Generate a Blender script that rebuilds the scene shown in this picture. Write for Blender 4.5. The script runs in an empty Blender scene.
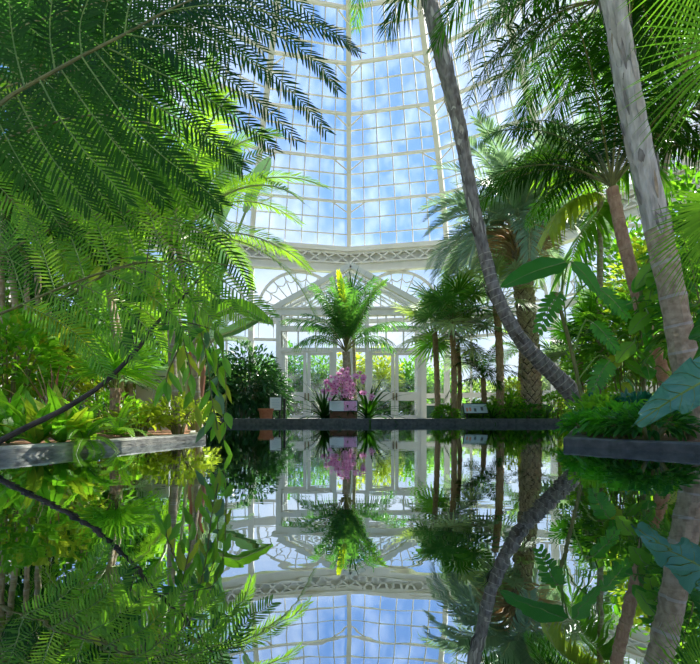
import bpy, math, random
from mathutils import Vector as V, Matrix
R = random.Random(7)
SC = bpy.context.scene
COL = SC.collection
PI = math.pi
F = 450.0; CAMZ = 0.25; HZ = 415.0

def P(px, py, d):
    """point seen at photo pixel (px,py) standing d metres in front of the camera"""
    return V(((px - 350.0) * d / F, d, CAMZ + (HZ - py) * d / F))

def gz(x, y):
    return 0.10 if y > 12.2 else 0.05

# ------------------------------------------------------------------ materials
MATS = {}
def newmat(name):
    m = bpy.data.materials.new(name); m.use_nodes = True
    nt = m.node_tree; nt.nodes.clear()
    out = nt.nodes.new('ShaderNodeOutputMaterial')
    MATS[name] = m
    return m, nt, out

def rgba(c): return (c[0], c[1], c[2], 1.0)

def leaf(name, c1, c2, tr=0.5, rough=0.4, tcol=None, spec=0.5):
    m, nt, out = newmat(name)
    N = nt.nodes.new; L = nt.links.new
    geo = N('ShaderNodeNewGeometry'); oi = N('ShaderNodeObjectInfo')
    add = N('ShaderNodeMath'); add.operation = 'ADD'
    L(geo.outputs['Random Per Island'], add.inputs[0]); L(oi.outputs['Random'], add.inputs[1])
    hf = N('ShaderNodeMath'); hf.operation = 'MULTIPLY'; hf.inputs[1].default_value = 0.5
    L(add.outputs[0], hf.inputs[0])
    mix = N('ShaderNodeMix'); mix.data_type = 'RGBA'
    mix.inputs[6].default_value = rgba(c1); mix.inputs[7].default_value = rgba(c2)
    L(hf.outputs[0], mix.inputs[0])
    b = N('ShaderNodeBsdfPrincipled'); b.inputs['Roughness'].default_value = rough
    b.inputs['Specular IOR Level'].default_value = spec
    L(mix.outputs[2], b.inputs['Base Color'])
    t = N('ShaderNodeBsdfTranslucent')
    hs = N('ShaderNodeMix'); hs.data_type = 'RGBA'; hs.blend_type = 'MULTIPLY'; hs.inputs[0].default_value = 1.0
    tc = tcol or (2.6, 2.3, 0.9)
    hs.inputs[7].default_value = rgba(tc)
    L(mix.outputs[2], hs.inputs[6]); L(hs.outputs[2], t.inputs['Color'])
    ms = N('ShaderNodeMixShader'); ms.inputs[0].default_value = tr
    L(b.outputs[0], ms.inputs[1]); L(t.outputs[0], ms.inputs[2]); L(ms.outputs[0], out.inputs[0])
    return m

def solid(name, c1, c2=None, rough=0.6, scale=8.0, bump=0.0, metal=0.0, detail=6.0, stretch=(1, 1, 1), spec=0.5):
    m, nt, out = newmat(name)
    N = nt.nodes.new; L = nt.links.new
    b = N('ShaderNodeBsdfPrincipled'); b.inputs['Roughness'].default_value = rough
    b.inputs['Metallic'].default_value = metal; b.inputs['Specular IOR Level'].default_value = spec
    b.inputs['Base Color'].default_value = rgba(c1)
    if c2:
        tc = N('ShaderNodeTexCoord'); mp = N('ShaderNodeMapping'); mp.inputs['Scale'].default_value = stretch
        L(tc.outputs['Object'], mp.inputs[0])
        n = N('ShaderNodeTexNoise'); n.inputs['Scale'].default_value = scale; n.inputs['Detail'].default_value = detail
        L(mp.outputs[0], n.inputs['Vector'])
        r = N('ShaderNodeValToRGB'); r.color_ramp.elements[0].position = 0.35; r.color_ramp.elements[1].position = 0.65
        r.color_ramp.elements[0].color = rgba(c1); r.color_ramp.elements[1].color = rgba(c2)
        L(n.outputs[0], r.inputs[0]); L(r.outputs[0], b.inputs['Base Color'])
        if bump:
            bp = N('ShaderNodeBump'); bp.inputs['Strength'].default_value = bump; bp.inputs['Distance'].default_value = 0.02
            L(n.outputs[0], bp.inputs['Height']); L(bp.outputs[0], b.inputs['Normal'])
    L(b.outputs[0], out.inputs[0])
    return m

# leaves
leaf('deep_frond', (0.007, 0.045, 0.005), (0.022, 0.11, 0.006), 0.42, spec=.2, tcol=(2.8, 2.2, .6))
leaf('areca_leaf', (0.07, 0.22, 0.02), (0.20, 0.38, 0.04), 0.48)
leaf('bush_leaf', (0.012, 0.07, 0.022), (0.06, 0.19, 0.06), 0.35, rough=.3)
leaf('mid_frond', (0.04, 0.16, 0.015), (0.13, 0.32, 0.03), 0.5, spec=.35)
leaf('bright_frond', (0.08, 0.28, 0.02), (0.24, 0.46, 0.04), 0.5)
leaf('vine_leaf', (0.10, 0.33, 0.025), (0.22, 0.50, 0.05), 0.5, rough=.3)
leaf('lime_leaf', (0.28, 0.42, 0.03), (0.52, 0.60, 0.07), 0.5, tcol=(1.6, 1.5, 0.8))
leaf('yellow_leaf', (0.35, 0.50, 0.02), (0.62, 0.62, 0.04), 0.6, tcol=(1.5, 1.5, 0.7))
leaf('blue_frond', (0.14, 0.24, 0.17), (0.32, 0.41, 0.30), 0.3, tcol=(1.7, 1.9, 1.1))
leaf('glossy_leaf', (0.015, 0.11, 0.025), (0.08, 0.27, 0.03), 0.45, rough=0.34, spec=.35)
leaf('bluish_leaf', (0.015, 0.14, 0.09), (0.04, 0.22, 0.13), 0.35, rough=0.3, tcol=(1.4, 1.8, 1.0))
leaf('mon_leaf', (0.03, 0.20, 0.02), (0.09, 0.36, 0.03), 0.5, rough=.3)
leaf('ear_leaf', (0.10, 0.30, 0.23), (0.16, 0.40, 0.31), 0.35, rough=0.25, tcol=(1.3, 1.6, 1.1))
leaf('fan_grey', (0.18, 0.30, 0.14), (0.36, 0.48, 0.27), 0.45)
leaf('kentia_leaf', (0.035, 0.15, 0.04), (0.10, 0.27, 0.06), 0.42)
leaf('grey_leaf', (0.12, 0.28, 0.12), (0.22, 0.36, 0.19), 0.35, rough=0.35, tcol=(1.15, 1.3, 0.9))
leaf('dry_frond', (0.46, 0.34, 0.20), (0.72, 0.58, 0.38), 0.35, rough=0.8, tcol=(1.4, 1.2, 0.9))
leaf('pink_leaf', (0.40, 0.16, 0.12), (0.62, 0.36, 0.26), 0.4, rough=0.6, tcol=(1.4, 1.2, 1.0))
leaf('orchid_petal', (0.78, 0.16, 0.52), (0.95, 0.58, 0.82), 0.45, rough=0.5, tcol=(1.1, 1.1, 1.1))
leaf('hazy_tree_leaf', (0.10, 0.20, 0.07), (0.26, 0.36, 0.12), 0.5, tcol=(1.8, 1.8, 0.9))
solid('stem_green', (0.10, 0.22, 0.03), (0.22, 0.34, 0.06), 0.5, 12)
solid('stem_pale', (0.38, 0.44, 0.20), (0.50, 0.52, 0.28), 0.5, 12)
solid('stem_olive', (0.14, 0.15, 0.04), (0.24, 0.24, 0.07), 0.5, 12)
solid('bark_grey', (0.15, 0.13, 0.12), (0.34, 0.31, 0.29), 0.85, 9, 0.8, stretch=(3, 3, 1))
solid('bark_dark', (0.07, 0.055, 0.045), (0.18, 0.15, 0.13), 0.85, 12, 0.8, stretch=(3, 3, 1))
solid('bark_pale', (0.40, 0.37, 0.33), (0.66, 0.62, 0.57), 0.8, 7, 0.6, stretch=(4, 4, .8))
solid('bark_tan', (0.30, 0.23, 0.15), (0.54, 0.44, 0.31), 0.85, 10, 0.7, stretch=(2, 2, 2))
solid('bark_red', (0.36, 0.20, 0.13), (0.56, 0.36, 0.25), 0.85, 10, 0.7, stretch=(2, 2, 1))
solid('bark_brown', (0.32, 0.20, 0.11), (0.55, 0.38, 0.23), 0.9, 14, 0.9, stretch=(3, 3, 1))
solid('boot_dark', (0.07, 0.05, 0.035), (0.16, 0.12, 0.09), 0.9, 14, 0.8)
solid('scar', (0.42, 0.38, 0.33), (0.55, 0.50, 0.44), 0.8, 20)
solid('twig_dark', (0.035, 0.03, 0.02), (0.10, 0.08, 0.055), 0.7, 10, 0.4)
# setting
solid('white_paint', (0.66, 0.64, 0.56), (0.73, 0.71, 0.64), 0.5, 2.0)
solid('cream_panel', (0.62, 0.60, 0.51), (0.69, 0.67, 0.59), 0.6, 1.5)
solid('green_panel', (0.012, 0.06, 0.04), (0.02, 0.085, 0.055), 0.5, 2.0)
solid('kerb_dark', (0.035, 0.042, 0.045), (0.09, 0.10, 0.10), 0.45, 14, 0.5)
solid('kerb_weathered_lit', (0.24, 0.23, 0.20), (0.58, 0.56, 0.50), 0.75, 9, 0.8, stretch=(1, 1, 3))  # mottled stone, its colour lightened to stand in for sun on the left kerb
solid('mulch', (0.16, 0.07, 0.035), (0.42, 0.22, 0.13), 0.95, 30, 1.0)
solid('pool_floor', (0.01, 0.014, 0.014), (0.02, 0.026, 0.024), 0.8, 3)
solid('paving', (0.25, 0.24, 0.21), (0.36, 0.34, 0.30), 0.8, 4, 0.3)
solid('lawn', (0.10, 0.20, 0.05), (0.22, 0.30, 0.10), 0.9, 0.7)
solid('black_metal', (0.012, 0.014, 0.014), None, 0.4)
solid('brass', (0.20, 0.14, 0.05), None, 0.35, metal=0.8)
solid('terracotta', (0.50, 0.16, 0.07), (0.58, 0.22, 0.11), 0.8, 12)
solid('wood_box', (0.12, 0.055, 0.03), (0.22, 0.11, 0.06), 0.7, 12, 0.3, stretch=(1, 1, 6))
solid('sign_white', (0.78, 0.82, 0.84), None, 0.4)
solid('sign_ink', (0.10, 0.12, 0.14), None, 0.5)
solid('sign_bluegrey', (0.52, 0.62, 0.70), (0.60, 0.68, 0.76), 0.35, 6)
solid('sign_pink', (0.75, 0.16, 0.50), (0.90, 0.62, 0.80), 0.4, 60)
solid('sign_orange', (0.75, 0.28, 0.14), None, 0.5)
solid('cabinet_grey', (0.60, 0.66, 0.66), (0.66, 0.72, 0.72), 0.5, 4)
solid('orchid_lip', (0.45, 0.01, 0.16), None, 0.5)

def glass_mat(name, g0, g1):
    m, nt, out = newmat(name)
    N = nt.nodes.new; L = nt.links.new
    tr = N('ShaderNodeBsdfTransparent'); tr.inputs[0].default_value = (0.95, 0.975, 1.0, 1)
    gl = N('ShaderNodeBsdfGlossy'); gl.inputs['Roughness'].default_value = 0.02
    lw = N('ShaderNodeLayerWeight'); pw = N('ShaderNodeMath'); pw.operation = 'POWER'; pw.inputs[1].default_value = 5.0
    L(lw.outputs['Facing'], pw.inputs[0]); ml = N('ShaderNodeMath'); ml.operation = 'MULTIPLY_ADD'; ml.inputs[1].default_value = .5; ml.inputs[2].default_value = .04
    L(pw.outputs[0], ml.inputs[0])
    m1 = N('ShaderNodeMixShader'); L(ml.outputs[0], m1.inputs[0]); L(tr.outputs[0], m1.inputs[1]); L(gl.outputs[0], m1.inputs[2])
    # grime and whitewash on the panes
    df = N('ShaderNodeBsdfTranslucent'); df.inputs[0].default_value = (0.9, 0.93, 0.96, 1)
    tc = N('ShaderNodeTexCoord'); n = N('ShaderNodeTexNoise'); n.inputs['Scale'].default_value = 1.1; n.inputs['Detail'].default_value = 7
    mp = N('ShaderNodeMapping'); mp.inputs['Scale'].default_value = (1.2, 1.2, 0.8)
    L(tc.outputs['Object'], mp.inputs[0]); L(mp.outputs[0], n.inputs['Vector'])
    r = N('ShaderNodeMapRange'); r.inputs['From Min'].default_value = 0.42; r.inputs['From Max'].default_value = 0.75
    r.inputs['To Min'].default_value = g0; r.inputs['To Max'].default_value = g1
    L(n.outputs[0], r.inputs['Value'])
    m2 = N('ShaderNodeMixShader'); L(r.outputs[0], m2.inputs[0]); L(m1.outputs[0], m2.inputs[1]); L(df.outputs[0], m2.inputs[2])
    L(m2.outputs[0], out.inputs[0])
glass_mat('pane_glass', .02, .13)
glass_mat('wall_glass', .0, .06)

def water_mat():
    m, nt, out = newmat('still_water')
    N = nt.nodes.new; L = nt.links.new
    gl = N('ShaderNodeBsdfGlossy'); gl.inputs['Roughness'].default_value = 0.0
    gl.inputs['Color'].default_value = (0.80, 0.86, 0.90, 1)
    df = N('ShaderNodeBsdfDiffuse'); df.inputs['Color'].default_value = (0.004, 0.008, 0.008, 1)
    fr = N('ShaderNodeFresnel'); fr.inputs['IOR'].default_value = 1.33
    mr = N('ShaderNodeMapRange'); mr.inputs['To Min'].default_value = 0.66; mr.inputs['To Max'].default_value = 1.0
    mr.inputs['From Max'].default_value = 0.6
    L(fr.outputs[0], mr.inputs['Value'])
    ms = N('ShaderNodeMixShader'); L(mr.outputs[0], ms.inputs[0]); L(df.outputs[0], ms.inputs[1]); L(gl.outputs[0], ms.inputs[2])
    tc = N('ShaderNodeTexCoord'); mp = N('ShaderNodeMapping'); mp.inputs['Scale'].default_value = (1.0, 1.7, 1)
    n = N('ShaderNodeTexNoise'); n.inputs['Scale'].default_value = 5.0; n.inputs['Detail'].default_value = 2.5
    L(tc.outputs['Object'], mp.inputs[0]); L(mp.outputs[0], n.inputs['Vector'])
    bp = N('ShaderNodeBump'); bp.inputs['Strength'].default_value = 0.022; bp.inputs['Distance'].default_value = 0.02
    L(n.outputs[0], bp.inputs['Height']); L(bp.outputs[0], gl.inputs['Normal'])
    L(ms.outputs[0], out.inputs[0])
water_mat()

# ------------------------------------------------------------------ mesh builder
class MB:
    def __init__(s): s.v = []; s.f = []; s.m = []
    def add(s, vs, fs, mi=0):
        o = len(s.v); s.v.extend(vs)
        for f in fs: s.f.append(tuple(i + o for i in f)); s.m.append(mi)
    def box(s, c, size, mi=0, rot=None):
        hx, hy, hz = size[0] / 2, size[1] / 2, size[2] / 2
        vs = [V((x, y, z)) for x in (-hx, hx) for y in (-hy, hy) for z in (-hz, hz)]
        if rot: vs = [rot @ v for v in vs]
        c = V(c)
        s.add([v + c for v in vs], [(0, 1, 3, 2), (4, 6, 7, 5), (0, 4, 5, 1), (2, 3, 7, 6), (0, 2, 6, 4), (1, 5, 7, 3)], mi)
    def beam(s, a, b, w, h, mi=0, up=V((0, 0, 1))):
        a = V(a); b = V(b); t = (b - a).normalized(); sd = t.cross(up)
        if sd.length < 1e-4: sd = t.cross(V((0, 1, 0)))
        sd.normalize(); u = sd.cross(t)
        vs = []
        for p in (a, b):
            for i, j in ((-1, -1), (1, -1), (1, 1), (-1, 1)): vs.append(p + sd * (i * w / 2) + u * (j * h / 2))
        s.add(vs, [(3, 2, 1, 0), (4, 5, 6, 7), (0, 1, 5, 4), (1, 2, 6, 5), (2, 3, 7, 6), (3, 0, 4, 7)], mi)
    def tube(s, pts, rad, n=10, mi=0, mfun=None, cap=True, jit=None):
        pts = [V(p) for p in pts]; k = len(pts); o = len(s.v); ref = None
        for i, p in enumerate(pts):
            t = (pts[min(i + 1, k - 1)] - pts[max(i - 1, 0)]).normalized()
            if ref is None:
                ref = t.cross(V((0, 1, 0)) if abs(t.y) < .9 else V((1, 0, 0))).normalized()
            ref = (ref - t * ref.dot(t)).normalized(); b = t.cross(ref)
            r = rad(i / (k - 1)) if callable(rad) else rad
            for j in range(n):
                a = 2 * PI * j / n; q = r * (1 + (jit(i, j) if jit else 0))
                s.v.append(p + ref * (math.cos(a) * q) + b * (math.sin(a) * q))
        for i in range(k - 1):
            for j in range(n):
                s.f.append((o + i * n + j, o + i * n + (j + 1) % n, o + (i + 1) * n + (j + 1) % n, o + (i + 1) * n + j))
                s.m.append(mfun(i) if mfun else mi)
        if cap:
            s.f.append(tuple(o + j for j in range(n))[::-1]); s.m.append(mi)
            s.f.append(tuple(o + (k - 1) * n + j for j in range(n))); s.m.append(mi)
    def blade(s, p, d, side, L, w, droop=0.0, mi=0, prof=((0, .25), (.35, 1), (.75, .7)), fold=0.0, nrm=None):
        """flat tapering leaf: base p, direction d, side vector, droop toward -Z"""
        vs = []
        for t, q in prof:
            c = p + d * (L * t) - V((0, 0, droop * L * t * t))
            if fold:
                vs += [c - side * (w * q / 2) + nrm * (fold * w * q), c, c + side * (w * q / 2) + nrm * (fold * w * q)]
            else: vs += [c - side * (w * q / 2), c + side * (w * q / 2)]
        tip = p + d * L - V((0, 0, droop * L)); vs.append(tip); k = len(prof); fs = []
        if fold:
            for i in range(k - 1):
                a = i * 3; fs += [(a, a + 1, a + 4, a + 3), (a + 1, a + 2, a + 5, a + 4)]
            a = (k - 1) * 3; fs += [(a, a + 1, k * 3), (a + 1, a + 2, k * 3)]
        else:
            for i in range(k - 1):
                a = i * 2; fs.append((a, a + 1, a + 3, a + 2))
            a = (k - 1) * 2; fs.append((a, a + 1, k * 2))
        s.add(vs, fs, mi)
    def mesh(s, name, mats, smooth=False):
        me = bpy.data.meshes.new(name); me.from_pydata([tuple(v) for v in s.v], [], s.f)
        for m in mats: me.materials.append(MATS[m])
        if len(mats) > 1: me.polygons.foreach_set('material_index', s.m)
        if smooth: me.polygons.foreach_set('use_smooth', [True] * len(s.f))
        me.update(); return me
    def build(s, name, mats, parent=None, loc=None, smooth=False, **tags):
        if isinstance(mats, str): mats = [mats]
        return place(s.mesh(name, mats, smooth), name, parent, loc, **tags)

def place(me, name, parent=None, loc=None, rz=0.0, scale=1.0, rot=None, **tags):
    o = bpy.data.objects.new(name, me); COL.objects.link(o)
    if parent: o.parent = parent
    if loc is not None: o.location = loc
    o.rotation_euler = rot if rot else (0, 0, rz)
    if scale != 1.0: o.scale = (scale,) * 3
    for k, v in tags.items(): o[k] = v
    return o

def thing(name, label, cat, loc=(0, 0, 0), group=None):
    o = bpy.data.objects.new(name, None); COL.objects.link(o); o.location = loc
    o.empty_display_size = 0.1
    o['label'] = label; o['category'] = cat
    if group: o['group'] = group
    return o

def spline(pts, n):
    """catmull-rom through pts, n samples"""
    pts = [V(p) for p in pts]
    q = [pts[0] * 2 - pts[1]] + pts + [pts[-1] * 2 - pts[-2]]
    out = []; k = len(pts) - 1
    for i in range(n):
        u = i / (n - 1) * k; j = min(int(u), k - 1); t = u - j
        a, b, c, d = q[j], q[j + 1], q[j + 2], q[j + 3]
        out.append(0.5 * ((2 * b) + (c - a) * t + (2 * a - 5 * b + 4 * c - d) * t * t + (3 * b - a - 3 * c + d) * t ** 3))
    return out
# ================================================================== SETTING
CX, CY = -0.05, 10.0
def corner(k, r, z=0.0):
    a = k * PI / 8
    return V((CX + r * math.sin(a), CY + r * math.cos(a), z))
PROF = [(12, 8.3), (10.95, 10.1), (9.9, 11.5), (8.8, 12.75), (7.7, 14.0), (6.6, 15.2), (5.1, 16.3), (3.3, 17.1), (1.0, 17.6)]
profs = spline([V((r, 0, z)) for r, z in PROF], (len(PROF) - 1) * 3 + 1)
S = dict(kind='structure')
# dome frame: ribs and purlins
fr = MB()
for k in range(16):
    for i in range(len(profs) - 1):
        a, b = profs[i], profs[i + 1]
        fr.beam(corner(k, a.x, a.z), corner(k, b.x, b.z), 0.20, 0.30, 0, up=V((math.sin(k * PI / 8), math.cos(k * PI / 8), 0)))
    for i, (r, z) in enumerate(PROF[1:]):
        a, b = corner(k, r - .08, z), corner(k + 1, r - .08, z)
        fr.beam(a, b, 0.09, 0.10)
        if i < 5:   # knee braces from rib to purlin
            rl, zl = r + .28, z - .42
            for c0, c1, kk in ((a, b, k), (b, a, k + 1)):
                fr.beam(corner(kk, rl - .15, zl), c0.lerp(c1, .2), 0.04, 0.05)
fr.build('ceiling', 'white_paint', **S)
fn = MB(); fn.tube([(CX, CY, 17.5), (CX, CY, 18.2)], 1.1, 16); fn.build('trim_9', 'white_paint', **S)
# glazing of each dome bay
for k in range(-8, 8):
    g = MB(); p = MB()
    for i in range(len(profs) - 1):
        a0, a1 = corner(k, profs[i].x, profs[i].z), corner(k + 1, profs[i].x, profs[i].z)
        b0, b1 = corner(k, profs[i + 1].x, profs[i + 1].z), corner(k + 1, profs[i + 1].x, profs[i + 1].z)
        p.add([a0, a1, b1, b0], [(0, 1, 2, 3)])
        g.beam(b0, b1, 0.05, 0.05)
        nv = 6 if i < 15 else 3
        for j in range(1, nv):
            g.beam(a0.lerp(a1, j / nv), b0.lerp(b1, j / nv), 0.045, 0.06)
    w = g.build('window_%d' % (k + 9), 'white_paint', **S)
    p.build('glass', 'pane_glass', w)
# ring girder with lattice, one stretch per bay
for k in range(-8, 8):
    t = MB()
    def seg(z0, z1, r, dep, mi=0):
        a, b = corner(k, r, (z0 + z1) / 2), corner(k + 1, r, (z0 + z1) / 2)
        t.beam(a, b, dep, z1 - z0, mi)
    seg(8.14, 8.36, 11.85, 0.34); seg(8.02, 8.14, 11.92, 0.22); seg(7.13, 7.22, 11.85, 0.34); seg(7.22, 7.56, 11.92, 0.16, 1)
    seg(7.56, 7.62, 11.86, 0.24)
    seg(7.6, 8.05, 12.02, 0.05, 1)
    nx = 7
    for j in range(nx):
        for (u, w_) in ((j, j + 1), (j + 1, j)):
            a = corner(k, 11.82, 7.6).lerp(corner(k + 1, 11.82, 7.6), u / nx)
            b = corner(k, 11.82, 8.08).lerp(corner(k + 1, 11.82, 8.08), w_ / nx)
            t.beam(a, b, 0.05, 0.065)
    t.build('trim_%d' % (k + 20), ['white_paint', 'cream_panel'], **S)

# wall bays
NAMES = {}
def wall_bay(k, lo=0.0, hi=1.0):
    f = MB(); p = MB()
    A, B = corner(k, 11.95), corner(k + 1, 11.95)
    def q(u, z): return A.lerp(B, u) + V((0, 0, z))
    f.beam(q(0, 0.05), q(0, 7.15), 0.24, 0.24)
    # upper fanlight
    f.beam(q(0, 4.78), q(1, 4.78), 0.14, 0.20)
    f.beam(q(0, 5.02), q(1, 5.02), 0.10, 0.08)
    W = (B - A).length
    def arc(r, a): return q(0.5 + r * math.cos(a) / W, 5.06 + r * math.sin(a))
    na = 28
    for j in range(na):
        a0, a1 = PI * j / na, PI * (j + 1) / na
        f.beam(arc(2.02, a0), arc(2.02, a1), 0.10, 0.13, up=V((0, 0, 1)))
        f.beam(arc(0.45, a0), arc(0.45, a1), 0.05, 0.05)
    ns = 11
    for j in range(ns + 1):
        a = PI * j / ns
        f.beam(arc(0.42, a), arc(2.0, a), 0.045, 0.05)
        if j < ns:
            for u in range(5):  # scalloped web
                t0, t1 = u / 5, (u + 1) / 5
                r0 = 1.72 - 0.17 * math.sin(PI * t0); r1 = 1.72 - 0.17 * math.sin(PI * t1)
                f.beam(arc(r0, a + t0 * PI / ns), arc(r1, a + t1 * PI / ns), 0.04, 0.045)
    p.add([q(0, 4.8), q(1, 4.8), q(1, 7.15), q(0, 7.15)], [(0, 1, 2, 3)])
    # lower windows
    if hi > lo:
        n = max(1, round(4 * (hi - lo)))
        for z, h in ((4.62, .12), (3.80, .12), (1.15, .22), (0.74, 0.1)):
            f.beam(q(lo, z), q(hi, z), 0.12, h)
        for j in range(n + 1):
            u = lo + (hi - lo) * j / n
            f.beam(q(u, 0.05), q(u, 4.7), 0.09, 0.10)
        for j in range(n * 2):
            u = lo + (hi - lo) * (j + .5) / (2 * n)
            f.beam(q(u, 3.8), q(u, 4.6), 0.035, 0.04)
        f.beam(q(lo, 0.42), q(hi, 0.42), 0.06, 0.72, 1)
        p.add([q(lo, 0.8), q(hi, 0.8), q(hi, 4.7), q(lo, 4.7)], [(0, 1, 2, 3)])
    nm = 'wall_bay_%d' % (k + 9)
    w = f.build(nm, ['white_paint', 'green_panel'], **S)
    p.build('glass', 'wall_glass', w)
for k in range(-8, 8):
    if k == 0: wall_bay(k, 0.70, 1.0)
    elif k == -1: wall_bay(k, 0.0, 0.30)
    else: wall_bay(k)

# gabled vestibule
VY = 18.6
def xz(px, py): return ((px - 350) * VY / F, CAMZ + (HZ - py) * VY / F)
f = MB(); p = MB(); gp = MB()
def vb(x0, z0, x1, z1, w=.10, dep=.14, mi=0, y=VY): f.beam((x0, y, z0), (x1, y, z1), dep, w, mi)
def hb(x0, x1, z0, z1, dep=.14, mi=0, y=VY): f.box(((x0 + x1) / 2, y, (z0 + z1) / 2), (x1 - x0, dep, z1 - z0), mi)
XL, XR = -3.05, 3.15
LD, RD = -1.78, 1.85       # centres of the two pairs of doors
hb(XL, XR, 4.36, 4.62, .2); hb(XL - .1, XR + .1, 4.62, 4.70, .3)
hb(XL, XR, 3.70, 3.93); hb(XL, XR, 2.86, 3.02, .18)
for x, w, dp in ((XL, .22, .16), (XR - .22, .22, .16), (LD - 1.22, .15, .172), (LD + 1.07, .15, .172), (RD - 1.22, .15, .172), (RD + 1.07, .15, .172)):
    hb(x, x + w, .085, 4.4, dp)
xs = [XL + .2, LD - 1.07, LD - .36, LD + .36, LD + 1.22, .03, RD - 1.22, RD - .36, RD + .36, RD + 1.22, XR]
for x in xs: hb(x - .03, x + .03, 2.95, 4.4, .1)
for x in (LD - .72, LD, LD + .72, RD - .72, RD, RD + .72, -.2, .25): hb(x - .02, x + .02, 3.93, 4.36, .07)
# centre pier panes
hb(-.56, .63, .08, .40, .1); hb(-.56, .63, .83, 1.2, .1); hb(-.10, .16, .08, 3.0, .12)
p.add([V((XL, VY, .1)), V((XR, VY, .1)), V((XR, VY, 4.5)), V((XL, VY, 4.5))], [(0, 1, 2, 3)])
# gable
ax, az = 0.02, 6.42
vb(XL - .15, 4.62, ax, az, .22, .26); vb(XR + .15, 4.62, ax, az, .22, .26)
vb(XL + .35, 4.60, ax, az - .33, .07, .12); vb(XR - .35, 4.60, ax, az - .33, .07, .12)
for i in range(-4, 5):
    x = ax + i * .62; zt = az - .12 - abs(x - ax) * (az - 4.62) / 3.15
    if zt > 4.75: hb(x - .025, x + .025, 4.65, zt, .07)
hb(-1.7, 1.7, 5.28, 5.33, .07)
p.add([V((XL, VY, 4.6)), V((XR, VY, 4.6)), V((ax, VY, az))], [(0, 1, 2)])
# side walls and roof running back to the dome wall
for x in (XL + .05, XR - .05):
    for z, h in ((4.5, .2), (3.8, .14), (.98, .3), (2.94, .1)): f.beam((x, VY, z), (x, 21.3, z), .1, h)
    for y in (19.3, 20.0, 20.7, 21.3): f.beam((x, y, .08), (x, y, 4.5), .08, .08)
    p.add([V((x, VY, .1)), V((x, 21.3, .1)), V((x, 21.3, 4.5)), V((x, VY, 4.5))], [(0, 1, 2, 3)])
for sx, x in ((-1, XL), (1, XR)):
    p.add([V((x, VY, 4.66)), V((x, 21.6, 4.66)), V((ax, 21.9, az)), V((ax, VY, az))], [(0, 1, 2, 3)])
    for y in (19.2, 19.8, 20.4, 21.0): f.beam((x, y, 4.66), (ax, y, az), .05, .06)
f.beam((ax, VY, az), (ax, 21.9, az), .1, .1)
w = f.build('wall_vestibule', ['white_paint', 'green_panel'], **S)
p.build('glass', 'wall_glass', w)
# four door leaves
dn = 0
for c in (LD, RD):
    for s_ in (-1, 1):
        dn += 1
        d = MB(); x0, x1 = sorted((c + s_ * .012, c + s_ * 1.07)); y = VY - .01
        def dbx(a, b, z0, z1, dep=.07, mi=0): d.box(((a + b) / 2, y, (z0 + z1) / 2), (b - a, dep, z1 - z0), mi)
        dbx(x0, x0 + .14, .12, 2.84); dbx(x1 - .14, x1, .12, 2.84)
        dbx(x0 + .13, x1 - .13, 2.72, 2.835, .06); dbx(x0 + .13, x1 - .13, .84, 1.20, .06); dbx(x0 + .13, x1 - .13, .125, .24, .06)
        o = d.build('door_%d' % dn, ['white_paint', 'green_panel'], **S)
        pn = MB(); pn.box(((x0 + x1) / 2, y, 1.97), (x1 - x0 - .26, .012, 1.52)); pn.box(((x0 + x1) / 2, y, .54), (x1 - x0 - .26, .012, .6))
        pn.build('glass', 'wall_glass', o)
        h = MB(); hx = c + s_ * .07; h.box((hx, y - .05, 1.0), (.045, .03, .30)); h.tube([(hx, y - .06, .90), (hx, y - .12, .93), (hx, y - .12, 1.07), (hx, y - .06, 1.10)], .014, 8)
        h.build('door_handle', 'brass', o)

# ---- ground, pool, kerbs
def poly(mb, pts, z0, z1, mi=0):
    n = len(pts); vs = [V((x, y, z0)) for x, y in pts] + [V((x, y, z1)) for x, y in pts]
    fs = [tuple(range(n))[::-1], tuple(range(n, 2 * n))] + [(i, (i + 1) % n, n + (i + 1) % n, n + i) for i in range(n)]
    mb.add(vs, fs, mi)
LB = [(-3.45, -3.0), (-1.99, 2.56), (-1.45, 4.5), (-3.95, 12.0)]      # water's edge, left
RB = [(6.2, -3.0), (4.3, 0.0), (2.24, 2.88), (1.73, 3.63), (6.1, 12.0)]  # water's edge, right
m = MB(); poly(m, LB + [(-12, 12.2), (-12, -3)], -.6, .045); m.build('floor_left_bed', 'mulch', **S)
m = MB(); poly(m, [RB[0], (12, -3), (12, 12.2)] + RB[::-1][:4], -.6, .055); m.build('floor_right_bed', 'mulch', **S)
m = MB(); poly(m, [(-12, 12.1), (12, 12.1), (12, 22.2), (-12, 22.2)], -.6, .10); m.build('floor_back', 'paving', **S)
m = MB(); poly(m, [(-12, -8), (12, -8), (12, -3), (-12, -3)], -.6, .08); m.build('floor_front', 'paving', **S)
m = MB(); poly(m, [(-12, -3), (12, -3), (12, 12.1), (-12, 12.1)], -.8, -.6); m.build('floor_pool', 'pool_floor', **S)
m = MB(); poly(m, [(-60, -30), (60, -30), (60, 90), (-60, 90)], -1.0, -.82); m.build('floor_lawn', 'lawn', **S)
m = MB(); poly(m, [(-60, 22.3), (60, 22.3), (60, 90), (-60, 90)], -.82, .05); m.build('floor_garden', 'lawn', **S)
m = MB(); pts = LB + RB[::-1]; m.add([V((x, y, 0)) for x, y in pts], [tuple(range(len(pts)))[::-1]]); wobj = m.build('pool_water', 'still_water', kind='structure')
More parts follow.
